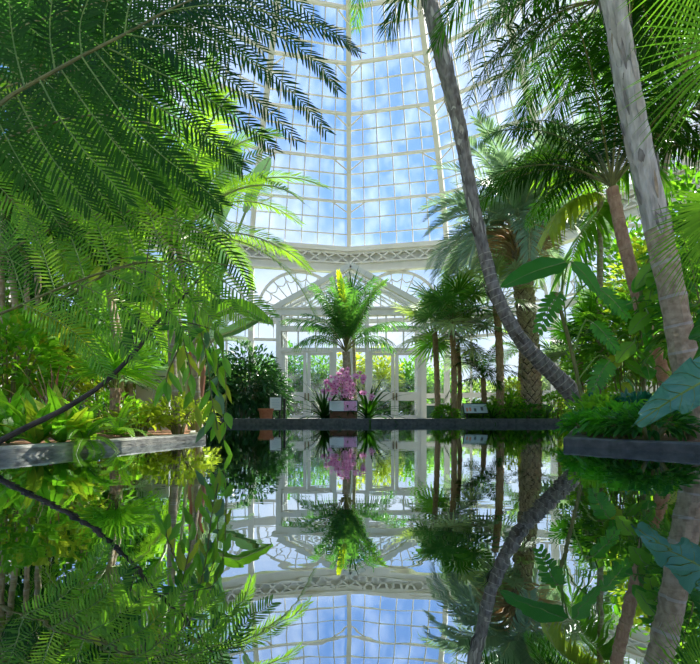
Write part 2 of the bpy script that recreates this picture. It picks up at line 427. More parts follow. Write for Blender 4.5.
def kerb(name, pts, top, wdt, side, mat, lip=0.0):
    """bevelled coping along pts, outer face at the water's edge"""
    m = MB(); pts = [V((x, y, 0)) for x, y in pts]; n = len(pts); off = []
    for i in range(n):
        t = (pts[min(i + 1, n - 1)] - pts[max(i - 1, 0)]).normalized(); off.append(V((t.y, -t.x, 0)) * side)
    sec = [(-.008, -.3), (-.008, top - .012), (.004, top), (wdt - .01, top), (wdt, top - .012), (wdt, -.3)]
    vs = []
    for i in range(n):
        for o_, z in sec: vs.append(pts[i] + off[i] * o_ + V((0, 0, z)))
    k = len(sec); fs = []
    for i in range(n - 1):
        for j in range(k - 1): fs.append((i * k + j, i * k + j + 1, (i + 1) * k + j + 1, (i + 1) * k + j))
    fs.append(tuple(range(k))); fs.append(tuple(range((n - 1) * k, n * k))[::-1])
    m.add(vs, fs); m.build(name, mat, **S)
kerb('trim_1', LB, .064, .16, -1, 'kerb_weathered_lit')
kerb('trim_2', RB, .070, .18, 1, 'kerb_dark')
kerb('trim_3', [(-3.95, 11.98), (6.1, 11.98)], .155, .22, -1, 'kerb_dark')
# ================================================================== PLANT KIT
Z = V((0, 0, 1))
def rot_about(v, ax, a): return Matrix.Rotation(a, 3, ax) @ v
def arcpath(L, e0, e1, n=12, p=1.0, yaw=0.0):
    """path leaving the origin at elevation e0 (deg) and ending at e1, heading +X"""
    pts = [V((0, 0, 0))]
    for i in range(n):
        e = math.radians(e0 + (e1 - e0) * ((i + .5) / n) ** p); y = math.radians(yaw) * (i / n)
        pts.append(pts[-1] + V((math.cos(e) * math.cos(y), math.cos(e) * math.sin(y), math.sin(e))) * (L / n))
    return pts
def pinnate(mb, pts, n, ll, lw, a0=75, a1=35, start=.12, droop=.25, lift=.15, r0=.012, r1=.003, rr=R, mi_leaf=0, mi_stem=1,
            both=True, pw=.55, jit=.1, plume=0.0, fold=0, prof=((0, .35), (.3, 1), (.7, .72)), endl=.35, sidev=None):
    """feather leaf: rachis along pts and n leaflets to each side"""
    m = max(10, len(pts)); pts = spline(pts, m * 2 + 1); k = len(pts) - 1
    mb.tube(pts[::2], lambda t: r0 + (r1 - r0) * t, 5, mi_stem, cap=False)
    for i in range(n):
        t = start + (1 - start) * (i + .5) / n
        u = t * k; j = min(int(u), k - 1); p = pts[j].lerp(pts[j + 1], u - j); T = (pts[j + 1] - pts[j]).normalized()
        s0 = sidev if sidev is not None else T.cross(Z)
        if s0.length < .15: s0 = V((0, 1, 0))
        s0 = (s0 - T * s0.dot(T)).normalized(); nn = s0.cross(T).normalized()
        tt = (t - start) / (1 - start); env = min(1.0, (tt / .28 + .25)) ** pw * (1 - (1 - endl) * max(0, (tt - .35) / .65) ** 1.8)
        ang = math.radians(a0 + (a1 - a0) * tt)
        for sg in (-1, 1):
            a = ang + rr.uniform(-jit, jit); li = lift + rr.uniform(-jit, jit) + (rr.uniform(-plume, plume) if plume else 0)
            d = (T * math.cos(a) + s0 * (sg * math.sin(a)) + nn * li).normalized()
            sd = d.cross(nn).normalized()
            mb.blade(p + s0 * (sg * r0 * .5), d, sd, ll * env * rr.uniform(.9, 1.08), lw * (0.6 + .4 * env), droop * rr.uniform(.7, 1.3), mi_leaf, prof)
FR = {}
def frond(style, v):
    """cached frond mesh of a style, v = index of its elevation"""
    key = (style, v)
    if key in FR: return FR[key]
    rr = random.Random(hash(style) % 1000 if False else sum(map(ord, style)) * 13 + v)
    s = STY[style]; e0, e1 = s['el'][v % len(s['el'])]
    mb = MB(); pts = arcpath(s['L'] * rr.uniform(.92, 1.06), e0, e1, 12, s.get('p', 1.2), rr.uniform(-18, 18))
    pinnate(mb, pts, s['n'], s['ll'], s['lw'], s.get('a0', 70), s.get('a1', 30), s.get('st', .18), s.get('dr', .3), s.get('li', .12), s.get('r0', .018), .004, rr,
            plume=s.get('pl', 0), jit=s.get('jit', .1), endl=s.get('endl', .35))
    FR[key] = mb.mesh('frond', [s['mat'], s['stem']]); return FR[key]
E5 = [(78, 25), (66, -5), (50, -30), (32, -55), (12, -70)]
STY = {
 'kentia': dict(L=2.25, n=40, ll=.62, lw=.042, el=[(84, 70), (78, 40), (58, -10), (46, -40), (36, -50)], mat='kentia_leaf', stem='stem_olive', dr=.62, st=.22),
 'kentia_dark': dict(L=1.6, n=34, ll=.5, lw=.034, el=E5, mat='deep_frond', stem='stem_olive', dr=.45),
 'butia': dict(L=2.35, n=66, ll=.50, lw=.032, el=[(80, 10), (66, -20), (52, -50), (38, -68), (24, -76)], mat='blue_frond', stem='stem_pale', dr=.35, li=.55, a0=60, p=.9),
 'queen': dict(L=3.0, n=74, ll=.55, lw=.024, el=[(72, 5), (55, -30), (35, -55), (15, -70), (-10, -80)], mat='mid_frond', stem='stem_olive', dr=.55, pl=.55, jit=.2),
 'queen_dark': dict(L=3.0, n=74, ll=.55, lw=.026, el=[(72, 5), (55, -30), (35, -55), (15, -70), (-10, -80)], mat='deep_frond', stem='stem_olive', dr=.55, pl=.5, jit=.2),
 'areca': dict(L=2.0, n=70, ll=.30, lw=.019, el=[(80, 20), (68, -10), (52, -35), (36, -50), (20, -60)], mat='areca_leaf', stem='stem_pale', dr=.3, li=.25),
 'cycad': dict(L=1.3, n=60, ll=.17, lw=.014, el=[(70, 20), (52, 0), (35, -20), (18, -35), (5, -40)], mat='deep_frond', stem='stem_olive', dr=.1, a0=80, a1=50),
 'fern': dict(L=.75, n=44, ll=.085, lw=.022, el=[(75, 5), (60, -25), (45, -50), (30, -60), (15, -60)], mat='bright_frond', stem='stem_green', dr=.15, a0=85, a1=65, r0=.005, st=.06),
 'young': dict(L=1.2, n=26, ll=.4, lw=.03, el=E5, mat='bright_frond', stem='stem_pale', dr=.3),
}
def crown(root, style, n, at, scale=1.0, rr=R, lo=0, hi=5, az0=None, azspan=2 * PI, tilt=.12):
    nv = len(STY[style]['el'])
    for i in range(n):
        v = lo + int((i / n) * (hi - lo)); az = (az0 if az0 is not None else rr.uniform(0, 6)) + (i * 2.39996 if azspan > 6.2 else rr.uniform(-azspan / 2, azspan / 2))
        place(frond(style, v), 'frond', root, at, scale=scale * rr.uniform(.88, 1.1), rot=(rr.uniform(-tilt, tilt), rr.uniform(-tilt, tilt), az))
def trunk(root, pts, r0, r1, kind, name='trunk', rr=R, waist=0.0):
    mb = MB(); L = sum((V(pts[i + 1]) - V(pts[i])).length for i in range(len(pts) - 1))
    if kind in ('grey', 'pale', 'tan', 'red', 'dark'):       # ringed trunks with leaf scars
        step = {'grey': .11, 'pale': .22, 'tan': .15, 'red': .12, 'dark': .1}[kind]
        nr = max(4, int(L / step)); cc = spline(pts, nr * 20 + 1); c = []
        for i in range(nr): c += [cc[i * 20], cc[i * 20 + 2], cc[i * 20 + 8], cc[i * 20 + 15]]
        c.append(cc[-1])
        lim = {'grey': .45, 'pale': .38}.get(kind, 1)
        def rad(t):
            i = round(t * nr * 4) % 4
            return (r0 + (r1 - r0) * t) * (1 - waist * math.sin(PI * min(1, t * 1.15)) ** 1.5) * (1.04, 1.04, .98, 1.0)[i]
        mb.tube(c, rad, 14, 0, mfun=lambda i: 1 if (i % 4 == 0 and i < lim * nr * 4) else (2 if kind == 'pale' and i < lim * nr * 4 else 0), jit=lambda i, j: .035 * math.sin(j * 1.7 + i * .35) + rr.uniform(-.02, .02))
        if kind in ('pale', 'grey'):                          # peeling papery leaf bases
            for q in range(int(L / .035)):
                t = rr.uniform(.25 if kind == 'grey' else .35, 1); i = int(t * (len(c) - 2)); T = (c[i + 1] - c[i]).normalized()
                sd = rot_about(T.orthogonal().normalized(), T, rr.uniform(0, 6.28)); r = (r0 + (r1 - r0) * t) * (1 - waist * math.sin(PI * min(1, t * 1.15)) ** 1.5)
                mb.blade(c[i] + sd * r * 1.0, (T + sd * rr.uniform(.02, .14)).normalized() * rr.choice((1, 1, -1)), T.cross(sd), rr.uniform(.08, .3), rr.uniform(.02, .06), 0, rr.choice((0, 0, 3, 1, 2)))
        mats = {'grey': ['bark_grey', 'scar', 'bark_dark', 'bark_pale'], 'pale': ['bark_pale', 'scar', 'bark_tan', 'bark_grey'], 'tan': ['bark_tan', 'scar'], 'red': ['bark_red', 'bark_brown'], 'dark': ['bark_dark', 'scar']}[kind]
    elif kind == 'boots':                                     # diamond pattern of cut leaf bases
        c = spline(pts, 40); mb.tube(c, lambda t: (r0 + (r1 - r0) * t) * .9, 14, 1)
        rows = int(L / .12)
        for i in range(rows):
            t = (i + .3) / rows; u = t * 39; j = min(int(u), 38); p = c[j].lerp(c[j + 1], u - j); T = (c[j + 1] - c[j]).normalized(); r = r0 + (r1 - r0) * t
            o = T.orthogonal().normalized()
            for q in range(8):
                sd = rot_about(o, T, 2 * PI * (q + .5 * (i % 2)) / 8 + rr.uniform(-.05, .05)); ta = T.cross(sd); w = r * .72; b = p + sd * r * .86; h = .22 * rr.uniform(.85, 1.15)
                vs = [b, b - ta * w / 2 + T * h * .5, b + ta * w / 2 + T * h * .5, b + sd * r * .20 + T * h * .55, b + sd * r * .24 + T * h]
                vs += [b + T * h]
                mb.add(vs, [(0, 3, 1), (0, 2, 3), (1, 3, 4), (3, 2, 4), (1, 4, 5), (4, 2, 5)], 0)
        mats = ['bark_tan', 'boot_dark']
    else:                                                     # hairy slender trunk
        c = spline(pts, max(12, int(L / .05))); mb.tube(c, lambda t: r0 + (r1 - r0) * t, 9, 0, jit=lambda i, j: rr.uniform(-.14, .14))
        for q in range(int(L * 45)):
            i = rr.randrange(len(c) - 1); T = (c[i + 1] - c[i]).normalized(); sd = rot_about(T.orthogonal().normalized(), T, rr.uniform(0, 6.28))
            mb.blade(c[i] + sd * r0 * .9, (T * rr.choice((-1, 1)) + sd * .35).normalized(), T.cross(sd), rr.uniform(.05, .13), .018, 0, rr.choice((0, 1)))
        mats = ['bark_brown', 'bark_red']
    return mb.build(name, mats, root, smooth=False)
def fan_mesh(key, Rr=.45, nseg=30, span=300, mat='mid_frond', stem='stem_olive', pet=.6, droop=.25, e0=40, w=None, split=.5, rr=None):
    """palmate leaf: petiole leaving the origin along +X, blade of pleated segments at its end"""
    if key in FR: return FR[key]
    rr = rr or random.Random(len(key) * 7 + nseg); mb = MB(); pts = arcpath(pet, e0 + 15, e0 - 10, 6)
    mb.tube(pts, lambda t: .009 - .004 * t, 5, 1, cap=False); h = pts[-1]; T = (pts[-1] - pts[-2]).normalized()
    s = V((0, 1, 0)); nn = T.cross(s).normalized(); nn = -nn if nn.z < 0 else nn
    for i in range(nseg):
        a = math.radians(-span / 2 + span * i / (nseg - 1)); d = (T * math.cos(a) + s * math.sin(a) + nn * rr.uniform(.03, .16)).normalized()
        ww = w or 2 * Rr * .55 * math.sin(math.radians(span / nseg / 2)) * .8
        mb.blade(h, d, d.cross(nn).normalized(), Rr * (1 - .18 * abs(math.sin(a / 2))) * rr.uniform(.92, 1.05), ww, droop * rr.uniform(.6, 1.4), 0, ((0, .1), (split, 1), (.8, .5)))
    FR[key] = mb.mesh('fan_leaf', [mat, stem]); return FR[key]
def fans(root, at, n, mats=('mid_frond',), Rr=.45, pet=.6, scale=1.0, elev=(75, 50, 20, -10), rr=R, nseg=30, span=290, droop=.25, key='', stem='stem_olive', az=None, split=.5, w=None):
    for i in range(n):
        mt = mats[i % len(mats)]; e = elev[int(i / n * len(elev))]
        me = fan_mesh('fan%s%s%s%.2f%.2f%d' % (key, mt, e, Rr, pet, nseg), Rr, nseg, span, mt, stem, pet, droop, e, split=split, w=w)
        a = i * 2.39996 + rr.uniform(-.3, .3) if az is None else az[i % len(az)]
        place(me, 'fan_leaf', root, at, scale=scale * rr.uniform(.85, 1.1), rot=(rr.uniform(-.15, .15), rr.uniform(-.15, .15), a))

def big_leaf(mb, pts, W, mi=0, mis=1, prof=None, fold=.25, wave=.04, nseg=18, up=None, notch=0, stemr=.012, stalk=0.0, rr=R, rib=4):
    """broad blade (banana, elephant ear, monstera) along pts, midrib tube; stalk = share of the path that is bare"""
    c = spline(pts, nseg + 1); prof = prof or (lambda t: math.sin(PI * min(1, t * .93 + .05)) ** .6)
    mb.tube(c, lambda t: stemr * (1 - .7 * t), 6, mis, cap=False)
    rows = []; i0 = int(stalk * nseg)
    for i in range(i0, nseg + 1):
        t = (i - i0) / (nseg - i0); p = c[i]; T = (c[min(i + 1, nseg)] - c[max(i - 1, 0)]).normalized()
        u = up or Z; s = T.cross(u)
        if s.length < .1: s = T.cross(V((0, -1, 0)))
        s.normalize(); nn = s.cross(T).normalized(); w = W * prof(t) / 2
        if notch and i % 2 and 0.1 < t < .92: w *= (1 - notch)
        row = []
        for q in range(-rib, rib + 1):
            x = q / rib; row.append(p + s * (w * x) + nn * (fold * w * abs(x) + wave * W * math.sin(t * 26 + (1.5 if x > 0 else 0)) * abs(x) ** 2) + T * (w * .25 * abs(x)))
        rows.append(row)
    o = len(mb.v); k = 2 * rib + 1
    for row in rows: mb.v.extend(row)
    for i in range(len(rows) - 1):
        for j in range(k - 1): mb.f.append((o + i * k + j, o + i * k + j + 1, o + (i + 1) * k + j + 1, o + (i + 1) * k + j)); mb.m.append(mi)
def ovate(mb, p, d, nn, L, W, mi=0, droop=.2, fold=.2):
    sd = d.cross(nn).normalized(); n2 = sd.cross(d).normalized()
    mb.blade(p, d, sd, L, W, droop, mi, ((0, .1), (.22, .8), (.45, 1), (.75, .6)), fold, n2)
def shrub(name, label, cat, loc, rx, ry, h, nl, ll, lw, mat, stem='stem_olive', group=None, droop=.3, rr=None, z0=.15, nst=9, shell=.55, zlo=-.35):
    """leafy bush: branching stems carrying ovate leaves out to a rounded crown"""
    rr = rr or random.Random(int(abs(loc[0] * 97 + loc[1] * 31) * 10) + nl)
    root = thing(name, label, cat, loc, group); st = MB(); mb = MB(); tips = []
    for i in range(nst):
        a = i * 2.4; e = rr.uniform(.3, 1); b = V((math.cos(a) * rx * .12, math.sin(a) * ry * .12, 0)); t = V((math.cos(a) * rx * .7 * e, math.sin(a) * ry * .7 * e, h * rr.uniform(.6, .92)))
        pts = spline([b, b.lerp(t, .5) + V((0, 0, h * .12)), t], 7); st.tube(pts, lambda q: .014 * (1 - .6 * q), 5); tips.append(pts)
    for i in range(nl):
        # point within the crown shell
        a = rr.uniform(0, 2 * PI); cz = rr.uniform(zlo, 1); sr = math.sqrt(max(0, 1 - cz * cz)); q = rr.uniform(shell, 1.0)
        d0 = V((math.cos(a) * sr, math.sin(a) * sr, cz)); c = V((0, 0, h * (z0 + (1 - z0) * .45)))
        p = c + V((d0.x * rx * q, d0.y * ry * q, d0.z * h * .56 * q))
        if p.z < .01: p.z = .02
        d = (d0 + V((rr.uniform(-.6, .6), rr.uniform(-.6, .6), rr.uniform(-.5, .5)))).normalized()
        nn = (Z + V((rr.uniform(-.6, .6), rr.uniform(-.6, .6), 0))).normalized()
        if abs(d.dot(nn)) > .93: nn = V((1, 0, 0))
        ovate(mb, p, d, nn, ll * rr.uniform(.6, 1.15), lw * rr.uniform(.7, 1.1), 0, droop)
    st.build('stem', stem, root); mb.build('foliage', mat, root)
    return root
def strap_mesh(key, L, W, e0, e1, mat, rib=2, wave=.02, stem=None):
    if key in FR: return FR[key]
    mb = MB(); big_leaf(mb, arcpath(L, e0, e1, 8), W, 0, 1, lambda t: (min(1, t * 5 + .25) * (1 - t ** 3.5)), .18, wave, 14, None, 0, .006, rib=rib)
    FR[key] = mb.mesh('leaf', [mat, stem or mat]); return FR[key]
def rosette(name, label, cat, loc, n, L, W, mat, els, group=None, scale=1.0, rr=R, wave=.02, stem=None, mats=None):
    root = thing(name, label, cat, loc, group)
    for i in range(n):
        e = els[int(i / n * len(els))]; mt = mats[i % len(mats)] if mats else mat
        place(strap_mesh('st%s%.2f%.3f%d%d' % (mt, L, W, e[0], e[1]), L, W, e[0], e[1], mt, wave=wave, stem=stem), 'leaf', root, (0, 0, 0), scale=scale * rr.uniform(.8, 1.12), rot=(rr.uniform(-.1, .1), rr.uniform(-.1, .1), i * 2.39996))
    return root
def G(px, d, dz=0.0):
    """ground point under photo column px at depth d"""
    x = (px - 350) * d / F; return V((x, d, gz(x, d) + dz))
# ================================================================== PLANTS AND THINGS
def rel(root, pts): 
    b = root.location; return [p - b for p in pts]
def palm(name, label, cat, px_path, d, r0, r1, kind, style, n, scale=1.0, group=None, lo=0, hi=5, rr=None, depths=None, base=None, crown_at=True, waist=0.0, **kw):
    rr = rr or random.Random(int(px_path[0][0] * 3 + d * 10))
    pts = [P(x, y, (depths[i] if depths else d)) for i, (x, y) in enumerate(px_path)]
    pts[0].z = gz(pts[0].x, pts[0].y) - .03
    root = thing(name, label, cat, pts[0] + V((0, 0, .03)), group); q = rel(root, pts)
    trunk(root, q, r0, r1, kind, rr=rr, waist=waist)
    if crown_at: crown(root, style, n, q[-1], scale, rr, lo, hi, **kw)
    return root, q

# ---- the big trunks on the right
t1, q1 = palm('leaning_palm', 'curved leaning palm with grey ringed trunk arching up from the right bed', 'palm tree',
     [(600, 428), (570, 391), (541, 362), (518, 336), (497, 296), (484, 252), (472, 198), (459, 125), (443, 60), (428, -5), (405, -75), (385, -130)], 5.6, .118, .10, 'grey', 'queen', 11, .6, lo=1, hi=4, waist=.33)
t2, q2 = palm('pale_trunk_palm', 'tall palm with a thick pale papery trunk at the right edge', 'palm tree',
     [(704, 450), (688, 378), (673, 298), (650, 195), (632, 110), (615, 10), (600, -60), (585, -140)], 3.5, .098, .074, 'pale', 'queen_dark', 12, .7, lo=0, hi=4)
t3, q3 = palm('feather_palm', 'reddish slender trunked palm with broad dark drooping crown, upper right', 'palm tree',
     [(680, 428), (665, 380), (648, 335), (636, 288), (624, 243), (612, 188)], 5.6, .082, .068, 'red', 'queen_dark', 26, .74, lo=0, hi=2)
t3b, _ = palm('feather_palm', 'thin tan trunked feather palm standing behind the pale papery trunk', 'palm tree',
     [(668, 425), (660, 350), (652, 260), (668, 150), (684, 70)], 7.4, .06, .05, 'tan', 'queen', 24, .95, lo=0, hi=3)
t3c, _ = palm('feather_palm', 'grey thin trunked palm rising behind the reddish trunk, crown high', 'palm tree',
     [(688, 425), (678, 370), (664, 290), (645, 160), (600, 0)], 6.6, .045, .04, 'grey', 'queen_dark', 26, .85, lo=1, hi=5)
# ---- pindo palm with diamond patterned trunk and blue grey crown
t4, q4 = palm('pindo_palm', 'pindo palm with diamond patterned trunk and arching blue-grey crown', 'palm tree',
     [(532, 420), (531, 370), (527, 320), (522, 272), (520, 232)], 12.9, .275, .265, 'boots', 'butia', 56, 1.42, tilt=.08)
sk = MB(); rr = random.Random(5)
for i in range(170):
    a = rr.uniform(0, 2 * PI); t = rr.uniform(0, 1); d = V((math.cos(a), math.sin(a), rr.uniform(.3, 1.4))).normalized()
    b = q4[-1] + V((math.cos(a) * .2, math.sin(a) * .2, -.75 + t * .75)); pts = [b, b + d * .22, b + d * .42 + V((math.cos(a) * .15, math.sin(a) * .15, -.08)), b + d * .5 + V((math.cos(a) * .22, math.sin(a) * .22, -.2))]
    sk.tube(pts, lambda u: .022 - .017 * u, 4)
for i_, v_ in enumerate(sk.v): sk.v[i_] = q4[-1] + (v_ - q4[-1]) * 1.4
sk.build('dry_leaf_bases', 'dry_frond', t4)

# ---- slim palms before the back wall
def fanpalm(label, path, d, r, n, Rr, pet, mats, group=None, key='', elev=(75, 45, 15, -20), name='fan_palm', kind='hairy', **kw):
    rr = random.Random(int(path[0][0])); pts = [P(x, y, d) for x, y in path]; pts[0].z = gz(pts[0].x, pts[0].y) - .03
    root = thing(name, label, 'palm tree', pts[0] + V((0, 0, .03)), group); q = rel(root, pts)
    trunk(root, q, r, r * .9, kind, rr=rr); fans(root, q[-1], n, mats, Rr, pet, rr=rr, elev=elev, key=key, **kw); return root
fanpalm('slim fan palm nearest the doors, short of its two neighbours', [(438, 418), (437, 380), (435, 332)], 13.2, .085, 14, .85, .85, ('fan_grey', 'kentia_leaf'), key='a')
fanpalm('slim fan palm with the straight middle trunk beside the doors', [(454, 418), (454, 370), (452, 322)], 12.8, .085, 16, .9, .9, ('fan_grey', 'kentia_leaf', 'mid_frond'), key='a')
fanpalm('slim fan palm with slightly bowed trunk right of the straight one', [(457, 418), (460, 390), (458, 345)], 13.4, .07, 12, .82, .8, ('fan_grey', 'blue_frond'), key='a')
fanpalm('thin brown palm trunk between leaning palm and slim fan palms', [(500, 416), (500, 370), (498, 325), (495, 296)], 12.6, .11, 12, .8, .9, ('fan_grey', 'blue_frond'), key='a')
palm('short_palm', 'short palm with low feather crown behind the tilted info panel', 'palm tree', [(484, 418), (484, 400), (483, 378)], 13.4, .10, .07, 'hairy', 'kentia_dark', 13, .8)
palm('short_palm', 'slim palm low behind the diamond trunk, brown trunk', 'palm tree', [(521, 418), (520, 400), (521, 352)], 14.0, .09, .07, 'hairy', 'young', 12, .9)
# ---- centre palm
c0, qc = palm('kentia_palm', 'feather palm rising behind the pink orchids before the doors', 'palm tree', [(348, 418), (348, 390), (346, 352)], 13.6, .13, .12, 'tan', 'kentia', 0, crown_at=True)
rr = random.Random(11)
def fr_at(root, style, v, at, az, sc=1.0, tilt=0.0): return place(frond(style, v), 'frond', root, at, scale=sc, rot=(tilt, 0, az))
top = qc[-1]
for az, v, sc in ((.5, 1, 1.0), (2.6, 1, 1.0), (3.7, 1, .95), (5.6, 1, 1.0), (.2, 1, .9), (2.9, 1, .9), (1.0, 0, .95), (2.2, 0, .95), (.75, 2, 1.0), (2.3, 2, 1.0), (3.9, 2, .9), (0.1, 2, .95), (PI, 2, .98), (.35, 3, .85), (PI - .4, 3, .9), (-.5, 3, .8), (PI + .5, 3, .8), (.9, 1, .9), (2.4, 1, .85), (1.6, 0, 1.0), (-1.2, 1, .8), (-2.0, 1, .85), (-.1, 1, 1.0), (PI + .1, 1, 1.0), (4.4, 0, .95), (0.3, 0, 1.05), (3.4, 0, 1.0)):
    fr_at(c0, 'kentia', v, top, az, sc)
# yellow spear leaf and a bright green one
m = MB(); pinnate(m, [top, top + V((-.05, -.1, 1.0)), top + V((-.12, -.2, 1.7)), top + V((-.22, -.35, 2.3))], 34, .34, .07, 38, 22, .15, .02, .1, .02, .004, rr)
m.build('frond', ['yellow_leaf', 'stem_pale'], c0, label='yellow-green upright young frond')
m = MB(); pinnate(m, [top, top + V((.4, -.2, .9)), top + V((.8, -.3, 1.7)), top + V((1.2, -.4, 2.05))], 30, .42, .05, 60, 30, .35, .2, .15, .02, .004, rr)
m.build('frond', ['bright_frond', 'stem_pale'], c0)
r_, qd = palm('dragon_tree', 'dark spiky topped dracaena just behind the centre feather palm', 'dracaena', [(356, 416), (354, 350), (352, 298)], 15.2, .06, .05, 'tan', 'kentia', 0)
for i in range(60):
    e = ((80, 50), (60, 10), (40, -30), (10, -60))[i // 15]
    place(strap_mesh('drac%d' % e[0], .95, .05, e[0], e[1], 'deep_frond'), 'leaf', r_, qd[-1], scale=rr.uniform(.8, 1.15), rot=(rr.uniform(-.2, .2), rr.uniform(-.2, .2), i * 2.4))

# ---- orchid display and its box
def orchid(loc):
    root = thing('orchid_display', 'large bunch of pink orchids massed above the dark info panel', 'orchids', loc)
    rr = random.Random(3); n = 0
    fl = {}
    for v in range(3):
        pm = MB(); 
        for k in range(5):
            a = PI / 2 + k * 2 * PI / 5; d = V((math.cos(a), -.15, math.sin(a))).normalized(); sd = V((-math.sin(a), 0, math.cos(a)))
            pm.blade(V((0, 0, 0)), d, sd, .085 if k not in (1, 4) else .095, .07 if k in (1, 4) else .045, 0, 0, ((0, .3), (.45, 1), (.8, .75)), .12, V((0, -1, 0)))
        for k in range(3):
            a = -PI / 2 + (k - 1) * .7; pm.blade(V((0, -.012, 0)), V((math.cos(a), -.6, math.sin(a))).normalized(), V((-math.sin(a), 0, math.cos(a))), .04, .03, 0, 1)
        fl[v] = pm.mesh('blossom', ['orchid_petal', 'orchid_lip'])
    spikes = []
    for i in range(26):
        a = rr.uniform(0, 2 * PI); x = math.cos(a) * rr.uniform(.1, .62); y = math.sin(a) * .3 - .1; h = rr.uniform(.85, 1.5) - abs(x) * .35
        pts = spline([V((x * .25, y * .3, .35)), V((x * .6, y * .6, h * .85)), V((x, y, h)), V((x * 1.3, y * 1.5 - .05, h - .22))], 10)
        s = MB(); s.tube(pts, .006, 4); so = s.build('flower_spike', 'stem_green', root)
        for j in (4, 6, 8, 9):
            if n >= 100: break
            n += 1; place(fl[j % 3], 'blossom', so, pts[j] + V((rr.uniform(-.05, .05), -.03, rr.uniform(-.04, .04))), scale=rr.uniform(.8, 1.15), rot=(rr.uniform(-.4, .4), rr.uniform(-.4, .4), rr.uniform(-.9, .9)))
    for i in range(34):
        e = ((70, 20), (50, -20), (35, -45), (15, -50))[i % 4]
        place(strap_mesh('orl%d' % e[0], .72, .07, e[0], e[1], 'deep_frond'), 'leaf', root, (rr.uniform(-.2, .2), rr.uniform(-.1, .1), .3), scale=rr.uniform(.75, 1.15), rot=(0, rr.uniform(-.15, .15), i * 2.4))
    b = MB(); b.tube([(0, 0, 0), (0, 0, .38)], lambda t: .22 + .06 * t, 16, 0); b.build('planter', 'wood_box', root)
orchid(V((-.1, 12.85, .10)))
def lush(name, label, px, d, n, L, W, mat, els, sc=1.0, **k):
    g = G(px, d); return rosette(name, label, k.pop('cat', 'plant'), g, n, L, W, mat, els, scale=sc, **k)
EL = [(80, 40), (62, 5), (45, -25), (28, -45)]
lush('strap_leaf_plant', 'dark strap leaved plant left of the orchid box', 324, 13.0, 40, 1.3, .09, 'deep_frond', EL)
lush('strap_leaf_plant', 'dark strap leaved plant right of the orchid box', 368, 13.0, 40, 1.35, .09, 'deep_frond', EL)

# ---- info panels
def panel(name, label, px0, px1, py0, py1, d, tilt, board, marks, post='black_metal', box=False):
    a = P(px0, py1, d); b = P(px1, py0, d); cx = (a.x + b.x) / 2; w = b.x - a.x; h = (b.z - a.z) / math.cos(tilt)
    g = V((cx, d, gz(cx, d))); root = thing(name, label, 'sign', g)
    cz = (a.z + b.z) / 2 - g.z; rot = Matrix.Rotation(-tilt, 3, 'X')
    m = MB(); m.box((0, .02, cz), (w + .04, .03, h + .04), 0, rot); m.build('frame', post, root)
    m = MB(); m.box((0, 0, cz), (w, .012, h), 0, rot); bo = m.build('board', board, root)
    for nm, mat, rects in marks:
        m = MB()
        for (u0, v0, u1, v1) in rects:
            c = rot @ V(((u0 + u1) / 2 * w - w / 2, -.009, h / 2 - (v0 + v1) / 2 * h)); m.box(c + V((0, 0, cz)), ((u1 - u0) * w, .005, (v1 - v0) * h), 0, rot)
        m.build(nm, mat, bo)
    m = MB()
    if box: m.box((0, .16, (cz - h / 2) / 2), (w, .25, cz - h / 2)); m.build('stand', 'wood_box', root)
    else:
        for x in (-.35, .35): m.box((x * w, .06, cz / 2), (.045, .04, cz))
        m.build('post', post, root)
    return root
tl = [(.08, .15 + i * .11, .40 - .05 * (i % 3), .185 + i * .11) for i in range(7)]
panel('info_panel', 'info panel on a brown box, text and pink flower picture, below orchids', 329.5, 357, 401, 411, 12.45, .25, 'sign_white', [('text', 'sign_bluegrey', tl), ('picture', 'sign_pink', [(.52, .02, .98, .98)])], box=True)
panel('info_panel', 'tilted pale blue info panel on dark post right of the slim palms', 464, 487, 404, 413, 12.6, .6, 'sign_bluegrey', [('picture', 'sign_orange', [(.08, .45, .16, .85), (.22, .4, .30, .8)]), ('drawing', 'sign_ink', [(.42, .5, .52, .85), (.72, .35, .82, .75)]), ('text', 'sign_white', [(.35, .1, .9, .2)])])
tl = [(.15, .12 + i * .13, .85 - .1 * (i % 2), .17 + i * .13) for i in range(6)]
panel('small_sign', 'small white text sign beside the left dark bush', 270, 281, 397.5, 410, 12.5, .05, 'sign_white', [('text', 'sign_bluegrey', tl)])
r_ = thing('metal_post', 'short black post right of the small white sign', 'post', G(284.5, 12.45)); m = MB(); m.box((0, 0, .3), (.06, .06, .6)); m.build('post', 'black_metal', r_)
m = MB(); m.tube([(0, 0, 0), (0, 0, .30)], lambda t: .16 + .04 * t, 18); r_ = thing('plant_pot', 'terracotta pot at the foot of the left dark bush', 'pot', G(266, 12.5)); m.build('pot_body', 'terracotta', r_)
m = MB(); m.tube([(0, 0, .27), (0, 0, .33)], .225, 18); m.build('rim', 'terracotta', r_)
m = MB()
r_ = thing('white_cabinet', 'pale cabinet with louvred door half hidden behind the left bed', 'cabinet', G(157, 6.4))
m.box((0, 0, .42), (.46, .3, .84)); m.build('body', 'cabinet_grey', r_)
m = MB(); m.box((-.10, -.16, .42), (.22, .02, .76)); m.build('door', 'white_paint', r_)
m = MB(); m.box((.12, -.155, .42), (.17, .015, .74)); m.build('louvre_frame', 'white_paint', r_)
m = MB()
for i in range(14): m.box((.12, -.168, .12 + i * .047), (.13, .02, .014))
m.build('louvre', 'sign_ink', r_)

